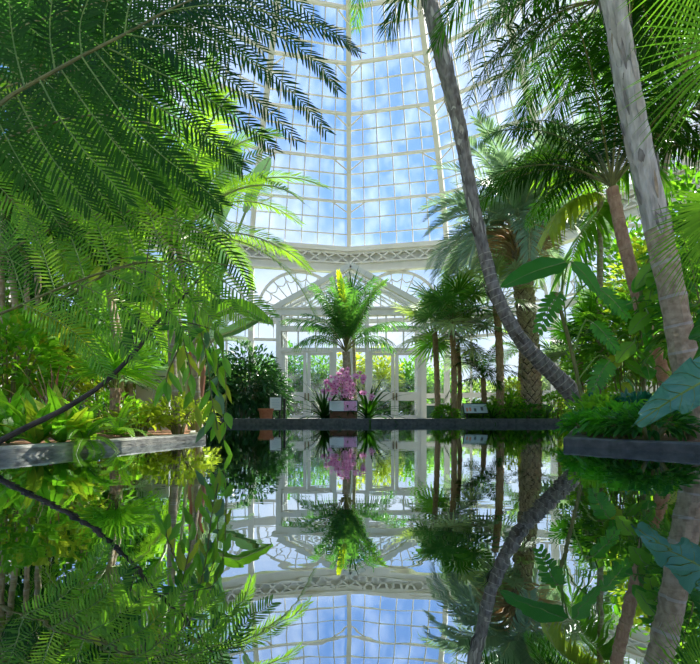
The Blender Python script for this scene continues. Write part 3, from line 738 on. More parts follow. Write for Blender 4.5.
# ---- left dark bush and bushes along the back
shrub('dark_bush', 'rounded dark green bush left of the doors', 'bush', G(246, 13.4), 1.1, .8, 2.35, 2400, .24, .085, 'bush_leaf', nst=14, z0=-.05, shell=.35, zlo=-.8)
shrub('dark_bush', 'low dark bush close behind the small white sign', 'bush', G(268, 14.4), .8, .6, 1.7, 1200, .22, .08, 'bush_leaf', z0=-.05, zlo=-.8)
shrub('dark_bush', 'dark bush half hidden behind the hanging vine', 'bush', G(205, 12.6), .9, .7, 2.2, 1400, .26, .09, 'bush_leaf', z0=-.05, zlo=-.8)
for nm, lab, px, d, rx, h, mat in (('low_bush', 'low leafy bush at the foot of the short palm', 478, 13.4, .35, .5, 'mid_frond'),
    ('low_bush', 'bright low bush between thin palm trunk and diamond trunk', 507, 12.7, .5, .85, 'bright_frond'),
    ('low_bush', 'mid green low bush right of the tilted info panel', 499, 12.7, .45, .55, 'mid_frond'),
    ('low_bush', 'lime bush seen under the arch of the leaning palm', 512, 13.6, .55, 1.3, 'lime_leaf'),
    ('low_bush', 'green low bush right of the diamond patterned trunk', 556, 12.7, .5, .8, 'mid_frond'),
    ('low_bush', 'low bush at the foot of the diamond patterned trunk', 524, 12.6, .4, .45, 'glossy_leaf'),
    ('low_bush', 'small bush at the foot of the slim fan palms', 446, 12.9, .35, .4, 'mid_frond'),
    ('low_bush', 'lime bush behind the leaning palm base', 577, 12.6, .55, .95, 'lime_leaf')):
    shrub(nm, lab, 'bush', G(px, d), rx, .35, h, 420, .2, .06, mat, z0=0, zlo=-.7)
lush('strap_leaf_plant', 'bright upright leaved plant between slim palms and diamond trunk', 509, 12.9, 14, .9, .12, 'bright_frond', [(85, 60), (75, 40), (60, 10)])
lush('strap_leaf_plant', 'dark tuft beside the tilted info panel', 492, 12.4, 20, .5, .05, 'deep_frond', EL)
lush('strap_leaf_plant', 'striped leaved low tuft at the diamond trunk foot', 547, 12.6, 16, .6, .08, 'grey_leaf', EL)

# ---- plants beyond the glass, in the next house and outside
for i, (px, d, rx, h, mat, lab) in enumerate(((290, 23.6, 1.2, 4.6, 'glossy_leaf', 'dark leafy tree seen through the left pair of doors'), (322, 24.2, 1.1, 4.0, 'mid_frond', 'green tree seen through left glass beside the centre pier'),
    (352, 23.8, 1.1, 4.4, 'lime_leaf', 'yellow-green tree seen right behind the orchids'), (382, 23.6, 1.2, 4.5, 'lime_leaf', 'yellow-green tree seen through the right pair of doors'),
    (412, 24.2, 1.4, 3.8, 'mid_frond', 'green bush seen through the rightmost door leaf'), (262, 25, 1.5, 4.0, 'mid_frond', 'green tree behind the glass left of the doors'), (440, 25, 1.3, 3.4, 'bright_frond', 'bright bush behind the glass by the slim palms'))):
    shrub('indoor_tree', lab, 'tree', V(((px - 350) * d / F, d, .05)), rx, .8, h, 2400, .34, .12, mat, nst=10, z0=-.25, shell=.25)
for px, lab, mat in ((286, 'leftmost low dark hedge bush seen through the lower door panes', 'glossy_leaf'), (318, 'low dark hedge bush behind the left pair of doors, right half', 'glossy_leaf'), (350, 'low hedge bush behind the centre pier of the doors', 'mid_frond'), (382, 'low dark hedge bush behind the right pair of doors, left half', 'glossy_leaf'), (414, 'rightmost low dark hedge bush seen through the lower door panes', 'mid_frond')):
    shrub('hedge_bush', lab, 'bush', V(((px - 350) * 22.8 / F, 22.8, .05)), .85, .5, 1.7, 1300, .26, .1, mat, nst=8, z0=-.3, shell=.2)
hz = random.Random(21)
for i, (px, d, rx, h) in enumerate(((40, 38, 4.0, 6.5), (110, 40, 4.5, 7.5), (185, 42, 4.0, 6.0), (225, 40, 3.0, 4.5), (480, 44, 4.0, 3.4), (530, 42, 4.0, 3.8), (590, 40, 4.5, 5.5), (650, 38, 4.5, 7.0), (700, 36, 4.5, 7.5))):
    labs = ['garden tree outside the glass at the left edge', 'garden tree outside behind the left fern bed', 'garden tree outside left of the white cabinet', 'garden tree outside behind the left dark bush',
            'low hazy shrubbery outside behind the slim palms', 'low hazy shrubbery outside behind the diamond trunk', 'hazy tree outside right of the leaning palm', 'hazy tree outside behind the reddish trunk', 'hazy tree outside at the right edge']
    shrub('garden_tree', labs[i], 'tree', V(((px - 350) * d / F, d, .05)), rx, 2.0, h, 1100, .8, .32, 'hazy_tree_leaf', nst=10, z0=.0)

# ================================================================== LEFT: tree ferns overhead
def path(pp, d0, d1=None):
    d1 = d1 or d0; n = len(pp) - 1; return [P(x, y, d0 + (d1 - d0) * i / n) for i, (x, y) in enumerate(pp)]
def pinna(root, fo, pp, d0, d1, sp=.0205, ll=.085, lw=.011, mat='deep_frond', stem='stem_green', droop=.1, a0=68, a1=42, flat=True):
    pts = path(pp, d0, d1); m = MB(); rr = random.Random(int(pp[0][0] + pp[-1][1] * 7)); n = int(sum((pts[i + 1] - pts[i]).length for i in range(len(pts) - 1)) / sp)
    sv = None
    if flat:   # leaflets lie in a plane facing roughly downward and toward the pool
        ax = (pts[-1] - pts[0]).normalized(); sv = ax.cross(V((.1, -.93, .35)).normalized())
    pinnate(m, pts, n, ll, lw, a0, a1, .03, droop, .0, .004, .0012, rr, pw=.4, jit=.07, sidev=sv, endl=.5, prof=((0, .55), (.4, 1), (.8, .7)))
    return m.build('pinna', [mat, stem], fo)
def tree_fern(label, base, tops, tr=.1):
    root = thing('tree_fern', label, 'fern', base)
    trunk(root, [V((0, 0, -.03)), V((0, 0, tops.z * .5)), tops], tr, tr * .8, 'hairy'); return root
base = V((-2.95, 2.0, .05)); tf = tree_fern('tree fern with long dark feathery fronds hanging over the upper left', base, V((0.15, 0, 1.35)))
def rachis(root, pp, d0, d1, r=.014):
    b = root.location; pts = [p - b for p in path(pp, d0, d1)]; m = MB(); m.tube(spline(pts, 24), lambda t: r * (1 - .6 * t), 7)
    return m.build('frond', 'stem_olive', root)
def frond_with(root, start, pp, d0, d1, pins, mat='deep_frond', r=.014, **k):
    """one twice-divided frond: stalk from the trunk top, then pinnae (pixel path, near and far depth)"""
    b = root.location; pts = [V(start)] + [p - b for p in path(pp, d0, d1)]; m = MB(); m.tube(spline(pts, 30), lambda t: r * (1 - .6 * t), 7)
    fo = m.build('frond', 'stem_olive', root); 
    for q in pins:
        o = pinna(root, fo, q[0], q[1], q[2], mat=(q[3] if len(q) > 3 else mat), **k); o.location = -b
    return fo
S1 = (0.15, 0, 1.35)
PA = [  # overhead frond, tips over the sky
 ([(165, 12), (215, 5), (275, 14), (330, 32), (358, 52)], 2.0, 2.15), ([(150, 18), (190, 10), (240, 20), (290, 42), (320, 66), (338, 90)], 2.0, 2.1),
 ([(135, 28), (180, 26), (222, 44), (268, 70), (300, 100), (327, 132)], 2.0, 2.1), ([(125, 34), (160, 42), (195, 62), (235, 84), (268, 110), (298, 142)], 1.95, 2.1),
 ([(108, 48), (145, 66), (180, 83), (220, 106), (252, 128), (274, 150)], 1.95, 2.1), ([(95, 52), (125, 85), (160, 108), (195, 128), (222, 150), (243, 170)], 1.95, 2.05),
 ([(82, 57), (108, 95), (135, 130), (165, 158), (200, 185), (222, 205)], 1.9, 2.0), ([(60, 68), (85, 105), (112, 140), (142, 175), (165, 200)], 1.9, 2.0),
 ([(40, 80), (60, 118), (85, 152), (110, 180), (128, 205)], 1.85, 1.95), ([(15, 92), (32, 125), (52, 158), (75, 188), (92, 210)], 1.85, 1.95),
 ([(-10, 105), (5, 135), (22, 165), (42, 195)], 1.8, 1.9),
 ([(82, 57), (80, 25), (90, -5), (105, -40)], 1.9, 1.9), ([(125, 34), (128, 10), (140, -15), (160, -45)], 1.95, 1.95), ([(55, 70), (50, 35), (52, 0), (60, -35)], 1.9, 1.85),
 ([(25, 88), (15, 50), (10, 15), (8, -30)], 1.85, 1.8), ([(105, 46), (104, 20), (112, -12), (125, -45)], 1.95, 1.95), ([(0, 98), (-20, 70), (-25, 40)], 1.8, 1.8)]
frond_with(tf, S1, [(-60, 130), (20, 90), (80, 57), (125, 34), (165, 12), (200, -4)], 1.8, 2.05, PA, ll=.105, lw=.0115, r=.009)
PB = [([(x, y), (x + 32, y + 34), (x + 70, y + 66), (x + 104, y + 100)], 2.3, 2.45) for x, y in ((-30, 10), (0, -5), (32, -18), (62, -30), (95, -42), (130, -50), (165, -60), (200, -70))]
PB += [([(x, y), (x + 30, y + 20), (x + 70, y + 50), (x + 110, y + 88)], 2.5, 2.6) for x, y in ((120, -25), (155, -35), (190, -42), (225, -50))]
frond_with(tf, S1, [(-90, 60), (-30, 10), (32, -18), (95, -42), (165, -60), (240, -75)], 2.0, 2.4, PB, ll=.115, lw=.0135, sp=.023, r=.009)
PC = [([(x, y), (x + 22, y + 28), (x + 48, y + 58), (x + 70, y + 92)], 2.5, 2.6, 'deep_frond' if i % 2 else 'mid_frond') for i, (x, y) in enumerate(((-30, 150), (-5, 142), (20, 132), (45, 125), (70, 118), (95, 115), (120, 116), (145, 122)))]
PC += [([(x, y), (x + 14, y - 28), (x + 38, y - 56), (x + 66, y - 78)], 2.5, 2.6) for x, y in ((-20, 148), (10, 136), (40, 126), (70, 118), (100, 115), (130, 118))]
frond_with(tf, S1, [(-70, 165), (-5, 142), (45, 125), (95, 115), (145, 122), (180, 138)], 2.1, 2.6, PC, ll=.115, lw=.0135, sp=.023, r=.008)

PF = [([(x, y), (x + 30, y + 26), (x + 64, y + 56), (x + 96, y + 92)], 3.0, 3.1) for x, y in ((-50, 60), (-18, 44), (14, 30), (46, 18), (78, 8), (110, 0), (142, -6), (174, -10))]
PF += [([(x, y), (x + 8, y - 30), (x + 26, y - 60), (x + 50, y - 86)], 3.0, 3.0) for x, y in ((-10, 44), (22, 30), (54, 18), (86, 8), (118, 0))]
frond_with(tf, S1, [(-90, 90), (-18, 44), (46, 18), (110, 0), (174, -10), (215, -6)], 2.6, 3.1, PF, ll=.13, lw=.0125, sp=.028, r=.009)
PG = [([(x, y), (x + 26, y + 24), (x + 50, y + 52), (x + 68, y + 84)], 3.2, 3.3, ('deep_frond', 'mid_frond')[i % 2]) for i, (x, y) in enumerate(((-40, 105), (-8, 92), (24, 82), (56, 74), (88, 68), (120, 66), (150, 70)))]
PG += [([(x, y), (x + 14, y - 28), (x + 36, y - 52), (x + 62, y - 70)], 3.2, 3.2) for x, y in ((-20, 98), (12, 86), (44, 77), (76, 70), (108, 66), (138, 68))]
frond_with(tf, S1, [(-90, 130), (-8, 92), (56, 74), (120, 66), (175, 80)], 2.7, 3.3, PG, ll=.13, lw=.0125, sp=.030, r=.009)

# second tree fern: long arching frond across the middle left
tf2 = tree_fern('tree fern with brighter arching frond reaching across the middle left', V((-2.75, 2.9, .05)), V((0.1, 0, .62)), .09)
PD = [([(x, y), (x - 12, y - 38), (x - 26, y - 72), (x - 34, y - 100 + i * 2)], 2.6, 2.7, ('mid_frond', 'bright_frond')[i % 2]) for i, (x, y) in enumerate(((25, 303), (55, 291), (85, 280), (112, 270), (138, 264), (165, 261), (190, 261), (212, 264)))]
PD += [([(x, y), (x + 34, y + 16), (x + 66, y + 40), (x + 88, y + 74 - i * 3)], 2.5, 2.5, 'bright_frond') for i, (x, y) in enumerate(((20, 303), (48, 292), (76, 283), (104, 272), (132, 265), (158, 262), (185, 262)))]
frond_with(tf2, (0.1, 0, .62), [(-40, 330), (12, 309), (60, 288), (110, 270), (150, 262), (205, 262), (240, 268)], 2.5, 2.7, PD, ll=.105, lw=.0115, sp=.021, r=.009)
PE = [([(x, y), (x + 20, y - 30), (x + 50, y - 55), (x + 84, y - 70)], 3.0, 3.1, 'mid_frond') for x, y in ((0, 255), (30, 238), (60, 225), (90, 216), (120, 212), (150, 214), (180, 222))]
PE += [([(x, y), (x + 26, y + 14), (x + 52, y + 38), (x + 70, y + 68)], 3.0, 3.0, ('deep_frond', 'mid_frond')[i % 2]) for i, (x, y) in enumerate(((0, 255), (30, 238), (60, 225), (90, 216), (120, 212), (150, 214), (180, 222)))]
frond_with(tf2, (0.1, 0, .62), [(-50, 280), (0, 255), (60, 225), (120, 212), (180, 222), (225, 245)], 2.6, 3.0, PE, ll=.12, lw=.014, sp=.026, r=.008)

# light green feather palm leaning in over the pool from the left
def areca(label, px, d, pyc, n, sc, style='areca', lean=-12.0, name='areca_palm', **k):
    b = G(px, d); root = thing(name, label, 'palm tree', b); rr = random.Random(px * 3 + 1); top = P(px + lean, pyc, d) - b
    for i in range(3):
        o = V((rr.uniform(-.15, .15), rr.uniform(-.15, .15), 0)); trunk(root, [o - V((0, 0, .03)), top * .5 + o, top + o * .3], .035, .03, 'tan', name='stem')
    crown(root, style, n, top, sc, rr, **k); return root
ap = areca('light green feather palm spreading right over the pool, upper left', 186, 4.7, 246, 34, .92, tilt=.22)
areca('bright feather palm lower in the left bed behind the hanging vine', 120, 6.0, 300, 20, .9)
areca('feather palm deep in the left bed with pale crown', 60, 7.0, 250, 22, 1.1, style='young')
areca('dark feather palm at the far left behind tree fern trunks', 15, 5.4, 220, 20, 1.0, style='kentia_dark')
areca('grey-blue feather palm behind the white cabinet', 228, 14.0, 345, 16, .8, style='butia')
areca('tall feather palm filling the background left of the dome rib', 90, 8.5, 190, 26, 1.25, style='kentia')
areca('dark tall feather palm behind the overhead fern fronds, top left', 40, 6.2, 110, 30, 1.25, style='kentia')
areca('tall feather palm at the left edge with crown near the top of the picture', -20, 7.6, 60, 28, 1.2, style='areca')

# white bird of paradise with paddle leaves
b = G(190, 6.2); bp = thing('bird_of_paradise', 'bird of paradise with tall grey-green paddle leaves behind the feather palm', 'plant', b)
for pp, W, mat in (([(190, 420), (200, 330), (222, 210), (236, 140)], .34, 'grey_leaf'), ([(192, 420), (215, 300), (250, 200), (270, 158)], .22, 'grey_leaf'), ([(188, 420), (195, 350), (205, 310), (222, 235)], .34, 'grey_leaf'),
    ([(194, 420), (198, 340), (232, 308), (272, 324)], .26, 'mid_frond'), ([(186, 420), (180, 320), (160, 230), (150, 190)], .35, 'bright_frond'), ([(186, 420), (170, 330), (140, 270), (120, 250)], .35, 'mid_frond'), ([(194, 420), (205, 350), (236, 330), (262, 318)], .2, 'grey_leaf')):
    m = MB(); pts = [P(x, y, 6.2) for x, y in pp]; pts[0] = b.copy(); big_leaf(m, [q - b for q in pts], W, stalk=(.66 if pp[-1][1] < 200 else .45), fold=.35, up=V((.2, -.9, .5)).normalized(), wave=.02, stemr=.03); m.build('leaf', [mat, 'stem_pale'], bp)
for i in range(9):
    m = MB(); a = rr.uniform(-.2, .2); m.tube([V((a, 0, 0)), V((a * 1.2 + rr.uniform(-.1, .1), 0, .8)), V((a * 1.6 + rr.uniform(-.2, .2), 0, 1.5))], lambda t: .035 - .02 * t, 6); m.build('dry_stalk', 'pink_leaf', bp)

# hanging vine with long pointed leaves
vb_ = P(205, 262, 2.75); b = G(150, 3.9)
vn = thing('hanging_vine', 'vine with long pointed leaves hanging down to the water at left', 'vine', b)
rv = random.Random(8)
def vine(pp, d, n, L=.155, W=.05, mats=('vine_leaf', 'vine_leaf', 'mid_frond', 'lime_leaf')):
    pts = spline([p - b for p in path(pp, d)], 30); m = MB(); m.tube(pts, .004, 5); so = m.build('stem', 'stem_olive', vn)
    for i in range(n):
        t = .12 + .88 * i / (n - 1); p = pts[min(29, int(t * 29))]; m = MB(); sg = -1 if i % 2 else 1
        d_ = V((sg * rv.uniform(.1, .65), rv.uniform(-.5, .3), -1)).normalized(); nn = V((rv.uniform(-.8, .8), -1, rv.uniform(-.2, .3))).normalized()
        ovate(m, p, d_, nn, L * rv.uniform(.7, 1.2), W * rv.uniform(.75, 1.15), 0, .05, .12); m.build('leaf', rv.choice(mats), so)
vine([(60, 300), (110, 262), (160, 262), (190, 300), (205, 350), (212, 400), (218, 430)], 2.7, 20)
vine([(60, 300), (120, 268), (150, 280), (176, 320), (188, 360), (196, 405)], 2.6, 17)
vine([(60, 300), (130, 262), (180, 282), (205, 310), (222, 350), (226, 395), (224, 440)], 2.8, 19)
vine([(60, 300), (140, 262), (170, 300), (180, 340), (168, 372), (166, 386)], 2.7, 14)
vine([(60, 300), (130, 268), (190, 310), (212, 345), (218, 385), (206, 425)], 2.75, 18, mats=('bright_frond', 'grey_leaf'))

# long bare branch arching over the bed
b = P(-20, 446, 2.5); b.z = .05; br = thing('bare_branch', 'long bare dark stem arching up from the left kerb', 'branch', b)
pts = [q - b for q in [P(-20, 446, 2.5), P(25, 428, 2.5), P(62, 410, 2.5), P(100, 386, 2.52), P(135, 352, 2.55), P(155, 325, 2.6), P(185, 295, 2.65), P(212, 262, 2.7)]]; pts[0].z = 0
m = MB(); m.tube(spline(pts, 40), lambda t: .017 * (1 - .75 * t) + .002, 8, jit=lambda i, j: rv.uniform(-.08, .08)); m.build('stem', 'twig_dark', br)
for i, (px, py) in enumerate(((150, 240), (215, 330), (235, 300), (128, 320))):
    m = MB(); s0 = pts[4 + i % 3]; e_ = P(px, py, 2.6) - b; m.tube(spline([s0, s0.lerp(e_, .5) + V((0, 0, .03)), e_], 10), .0035, 5); tw = m.build('twig', 'twig_dark', br)
    for j in range(6):
        p = s0.lerp(e_, .35 + j * .12) ; mm = MB(); ovate(mm, p, V((rv.uniform(-1, 1), rv.uniform(-.5, .2), rv.uniform(-1, .2))).normalized(), V((.2, -1, .3)).normalized(), .11, .035, 0, .1, .1); mm.build('leaf', 'glossy_leaf', tw)

# ---- floor plants of the left bed
rosette('birds_nest_fern', 'birds nest fern with broad lime fronds beside the left kerb', 'fern', G(36, 3.0), 18, .36, .085, 'lime_leaf', [(85, 60), (75, 30), (60, 5), (42, -15)], mats=['lime_leaf', 'bright_frond'], wave=.05)
rosette('birds_nest_fern', 'larger birds nest fern behind, at the left edge', 'fern', G(8, 3.2), 16, .5, .11, 'bright_frond', [(85, 60), (70, 30), (55, 5), (40, -15)], wave=.05)
rosette('birds_nest_fern', 'birds nest fern with upright frond left of the sword fern', 'fern', G(62, 3.1), 14, .42, .09, 'lime_leaf', [(80, 60), (60, 30), (45, 5)], wave=.05, mats=['bright_frond', 'lime_leaf'])
def sword(label, px, d, n, sc, rr=R, style='fern', name='sword_fern'):
    root = thing(name, label, 'fern', G(px, d)); crown(root, style, n, V((0, 0, .02)), sc, random.Random(px), tilt=.15); return root
sword('sword fern trailing narrow fronds over the left kerb', 84, 3.15, 20, .5)
sword('sword fern in the left bed beside the lime bushes', 118, 4.0, 20, .5)
sword('sword fern close to the left edge of the picture', 12, 3.0, 14, .45)
sword('sword fern between the lime bushes and the bright fan palm', 122, 4.9, 16, .5)
for lab, px, d, rx, h, mat, n in (('low lime bush at the pool end of the left bed', 178, 4.6, .34, .36, 'lime_leaf', 420), ('low lime bush in front of the white cabinet', 140, 4.5, .36, .24, 'lime_leaf', 420), ('low yellow-green bush beside the sword fern', 112, 4.6, .36, .38, 'bright_frond', 380),
    ('low lime bush behind the kerb corner at the left', 196, 5.6, .3, .35, 'lime_leaf', 300)):
    shrub('groundcover_bush', lab, 'bush', G(px, d), rx, .3, h, n, .085, .04, mat, droop=.1)
# dry reddish clump and pink stems
rosette('dry_leaf_clump', 'clump of dry pinkish strap leaves behind the birds nest fern', 'plant', G(52, 4.0), 30, .62, .03, 'pink_leaf', [(88, 70), (80, 50), (65, 20)], mats=['pink_leaf', 'dry_frond', 'mid_frond'])
# green fan palm of the left bed
def lowfan(label, px, py, d, n, Rr, pet, mats, key, elev=(80, 60, 35, 10), **k):
    b = G(px, d); root = thing('low_fan_palm', label, 'palm tree', b); top = P(px, py, d) - b; trunk(root, [V((0, 0, -.03)), top * .6, top], .05, .045, 'hairy'); fans(root, top, n, mats, Rr, pet, key=key, elev=elev, rr=random.Random(px), **k); return root
lowfan('bright green fan palm with narrow rays in the left bed', 115, 388, 4.4, 13, .52, .2, ('vine_leaf', 'bright_frond'), 'lb', elev=(88, 80, 65, 45), nseg=20, span=200, split=.3, w=.02)
lowfan('fan palm with pale rays behind the bare branch', 128, 388, 6.2, 12, .55, .4, ('grey_leaf', 'mid_frond'), 'l')
lowfan('fan palm deep in the left bed behind dry leaves', 70, 370, 6.5, 14, .6, .5, ('mid_frond', 'bright_frond'), 'l')
# leafy background of the left
for i, (lab, px, d, rx, h, mat, n, ll) in enumerate((('tall yellow-green bush at the left edge of the bed', 8, 4.6, .55, 1.15, 'bright_frond', 700, .17), ('tall lime bush behind the dry leaf clump', 48, 5.4, .6, 1.35, 'lime_leaf', 700, .18),
    ('leafy green bush behind the bright fan palm', 100, 6.6, .8, 1.7, 'mid_frond', 800, .2), ('dark leafy bush behind the pale fan palm', 140, 10.2, .9, 2.6, 'glossy_leaf', 900, .24), ('tall green tree in the left background under the feather palms', 30, 8.6, 1.4, 4.2, 'mid_frond', 1500, .28),
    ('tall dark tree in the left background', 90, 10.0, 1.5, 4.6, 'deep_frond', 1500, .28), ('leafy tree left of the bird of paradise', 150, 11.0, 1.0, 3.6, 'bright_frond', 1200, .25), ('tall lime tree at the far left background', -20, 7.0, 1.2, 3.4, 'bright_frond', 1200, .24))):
    shrub('leafy_bush' if h < 3 else 'leafy_tree', lab, 'bush' if h < 3 else 'tree', G(px, d), rx, rx * .7, h, n, ll, ll * .4, mat, nst=12)

# ================================================================== RIGHT SIDE
# leaves of the monstera
def mon_leaf(root, tip, at, W, L, mat='mon_leaf', base=None, notch=.6):
    """notch > 0: blade cut into broad fingers; 0: entire heart shaped blade"""
    m = MB(); p0 = V(base) if base is not None else V((0, 0, .1)); pts = [at, at.lerp(tip, .5) + V((0, 0, L * .06)), tip]
    if notch:
        ln = (tip - at).length; ax = (tip - at).normalized(); sv = ax.cross(V((0, -.85, .5)).normalized())
        pinnate(m, pts, 9, W * .62, ln / 9.6, 80, 40, .02, .12, .03, .008, .003, R, pw=.3, jit=.05, sidev=sv, endl=.45, prof=((0, .9), (.35, 1), (.8, .8)))
    else: big_leaf(m, pts, W, fold=.12, wave=.02, nseg=14, up=V((0, -.8, .6)), prof=lambda t: (min(1, t * 4 + .35)) * (1 - t ** 2.6) ** .8, stemr=.007)
    m.tube(spline([p0, p0.lerp(at, .6) + V((0, 0, .12)), at], 8), .008, 5, 1, cap=False); return m.build('leaf', [mat, 'stem_green'], root)
b = G(590, 4.6); mo = thing('monstera', 'monstera with glossy split leaves beside the leaning trunk', 'plant', b)
mm_ = MB(); mm_.tube(spline([V((0, 0, -.02)), V((-.15, .05, .8)), V((-.35, 0, 1.45))], 10), .02, 7); mm_.build('stem', 'stem_olive', mo)
for (x0, y0, x1, y1, W, bi) in ((566, 262, 500, 288, .30, 1), (572, 262, 600, 296, .22, 1), (560, 292, 538, 332, .20, .8), (598, 288, 628, 318, .2, .9), (592, 322, 616, 350, .2, .6), (610, 360, 592, 392, .2, .4)):
    mon_leaf(mo, P(x1, y1, 4.5) - b, P(x0, y0, 4.6) - b, W, .5, base=V((-.3 * bi, 0, 1.4 * bi)), notch=(0 if W > .21 else .6))
b = G(640, 5.0); ph = thing('philodendron', 'broad leaved philodendron climbing between the reddish and pale trunks', 'plant', b)
mm_ = MB(); mm_.tube(spline([V((0, 0, -.02)), V((.05, 0, .8)), V((.0, 0, 1.7))], 10), .02, 7); mm_.build('stem', 'stem_olive', ph)
rp_ = random.Random(4)
for i in range(26):
    h = .2 + i * .06; at = V((rp_.uniform(-.3, .3), rp_.uniform(-.3, .1), h + .1)); t = at + V((rp_.uniform(-.3, .3), rp_.uniform(-.15, .1), -rp_.uniform(.1, .28)))
    mon_leaf(ph, t, at, .17, .3, rp_.choice(('mon_leaf', 'bright_frond', 'bright_frond', 'lime_leaf')), base=V((0, 0, h)), notch=0)  # bright leaf colours stand in for sunlight that misses this part of the bed
# elephant ear, front right
b = V((2.35, 2.45, .05)); ee = thing('elephant_ear', 'huge blue-green rippled leaf reaching in from the right edge over the kerb', 'plant', b)
def ear(pp, d, W, mat='ear_leaf', fold=.4):
    m = MB(); pts = [P(x, y, dd) - b for (x, y), dd in zip(pp, d)]
    big_leaf(m, pts, W, fold=fold, wave=.2, nseg=48, up=V((-.1, -.88, .48)).normalized(), prof=lambda t: (.25 + .9 * t ** .8 if t < .35 else .64) * (1 - max(0, (t - .3) / .7) ** 1.8) * 1.35, stemr=.008, rib=5)
    nr_ = 49; k_ = 11; o_ = len(m.v) - nr_ * k_
    for r_i in range(6, nr_ - 8, 4):
        for sgn in (-1, 1):
            line = [m.v[o_ + (r_i + q_) * k_ + 5 + sgn * q_] - V((0, .002, 0)) for q_ in range(0, 6)]
            m.tube(line, lambda t: .0022 * (1 - .6 * t), 4, 1, cap=False)
    m.tube(spline([V((0.02, 0, 0)), pts[0] * .6 + V((.05, 0, .12)), pts[0]], 8), .010, 6, 1, cap=False); m.build('leaf', [mat, 'stem_green'], ee)
ear([(770, 350), (722, 372), (676, 397), (631, 427)], [1.9, 1.9, 1.88, 1.85], .24)
ear([(735, 330), (722, 320), (708, 345), (700, 385)], [2.3, 2.3, 2.25, 2.2], .26, 'glossy_leaf')
ear([(760, 300), (748, 290), (735, 320), (728, 360)], [2.5, 2.5, 2.5, 2.5], .3, 'glossy_leaf')
# philodendron-type upright paddles by the leaning base
lush('paddle_leaf_plant', 'plant with upright dark paddle leaves beside the leaning trunk base', 590, 4.9, 9, .55, .13, 'bluish_leaf', [(88, 70), (75, 50), (60, 20)], stem='stem_green', mats=['bluish_leaf', 'glossy_leaf', 'grey_leaf'])
lush('paddle_leaf_plant', 'paddle leaved plant with silver-grey leaves in the right bed', 618, 4.6, 9, .45, .1, 'grey_leaf', [(85, 60), (65, 30), (45, 0)], mats=['grey_leaf', 'bluish_leaf'])
# low ground cover
for i, (lab, px, d, rx, h, mat, n) in enumerate((('low dark ground cover at the left tip of the right bed', 588, 4.1, .22, .18, 'mon_leaf', 260), ('bright low ground cover beside the leaning trunk base', 598, 4.4, .32, .34, 'bright_frond', 300),
    ('low dark ground cover in the middle of the right bed', 625, 3.7, .3, .24, 'mon_leaf', 300), ('low dark ground cover under the blue-green leaf', 652, 3.4, .3, .22, 'glossy_leaf', 300),
    ('dark ground cover near the pale trunk base', 680, 3.9, .35, .34, 'bright_frond', 300), ('low bluish ground cover behind the middle of the right bed', 640, 4.3, .35, .36, 'bluish_leaf', 300), ('low ground cover right behind the leaning trunk base', 606, 5.6, .4, .42, 'bright_frond', 300))):
    shrub('groundcover_bush', lab, 'bush', G(px, d), rx, .24, h, n, .12, .045, mat, droop=.2)
for lab, px, py, d, n, Rr, pet, mats in (('fan palm with dark spiky rays right of the leaning trunk', 560, 372, 12.8, 12, .8, .7, ('mid_frond', 'blue_frond')), ('fan palm with round dark blade above the leaning trunk base', 580, 355, 7.2, 9, .55, .5, ('deep_frond', 'mid_frond')), ('fan palm with grey rays seen between reddish trunk and leaning palm', 604, 330, 9.5, 12, .7, .6, ('blue_frond', 'mid_frond'))):
    lowfan(lab, px, py, d, n, Rr, pet, mats, 'r', split=.42)
# lit yellow-green feather leaf hanging in the centre right
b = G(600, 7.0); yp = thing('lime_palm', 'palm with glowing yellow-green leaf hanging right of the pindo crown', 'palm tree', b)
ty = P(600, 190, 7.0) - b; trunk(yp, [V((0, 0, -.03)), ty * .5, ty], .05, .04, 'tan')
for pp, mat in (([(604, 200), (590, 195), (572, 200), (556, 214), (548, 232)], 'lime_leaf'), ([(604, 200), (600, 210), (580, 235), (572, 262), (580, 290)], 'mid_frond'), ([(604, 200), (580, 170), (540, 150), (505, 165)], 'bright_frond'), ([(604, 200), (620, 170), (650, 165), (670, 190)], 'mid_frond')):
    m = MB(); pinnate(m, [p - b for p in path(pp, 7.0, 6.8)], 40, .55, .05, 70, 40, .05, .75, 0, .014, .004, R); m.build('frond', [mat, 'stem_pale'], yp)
crown(yp, 'areca', 6, ty, .7, random.Random(2), lo=0, hi=2)
# near fan palm leaf, right edge
b = G(735, 2.75); nf = thing('near_fan_palm', 'fan palm leaf with yellow-green rays reaching in from the right edge', 'palm tree', b)
tn = P(770, 190, 2.6) - b; trunk(nf, [V((0, 0, -.03)), tn * .5, tn], .06, .05, 'hairy')
def fanleaf(root, hub, face, up, Rr, n, a0, a1, mat, w=.02, stemfrom=None, droop=.15):
    m = MB(); face = face.normalized(); u = (up - face * up.dot(face)).normalized(); s = u.cross(face)
    for i in range(n):
        a = math.radians(a0 + (a1 - a0) * i / (n - 1)); d = (u * math.cos(a) + s * math.sin(a)).normalized()
        m.blade(hub, d, d.cross(face), Rr * R.uniform(.9, 1.05), w, droop * R.uniform(.6, 1.3), 0, ((0, .3), (.45, 1), (.8, .5)))
    m.tube(spline([stemfrom, stemfrom.lerp(hub, .5) + V((0, 0, .06)), hub], 8), .008, 6, 1, cap=False); m.build('fan_leaf', [mat, 'stem_green'], root)
fanleaf(nf, P(728, 205, 2.4) - b, V((.1, -.8, -.5)), V((-1, 0, -.75)), .46, 30, -60, 50, 'mid_frond', .014, tn)
fanleaf(nf, P(735, 40, 2.5) - b, V((.1, -.7, -.6)), V((-1, 0, 0)), .62, 30, -70, 60, 'mid_frond', .013, tn)
fanleaf(nf, P(720, -60, 2.6) - b, V((.1, -.7, -.6)), V((-.8, 0, -.5)), .6, 28, -80, 80, 'mid_frond', .014, tn)
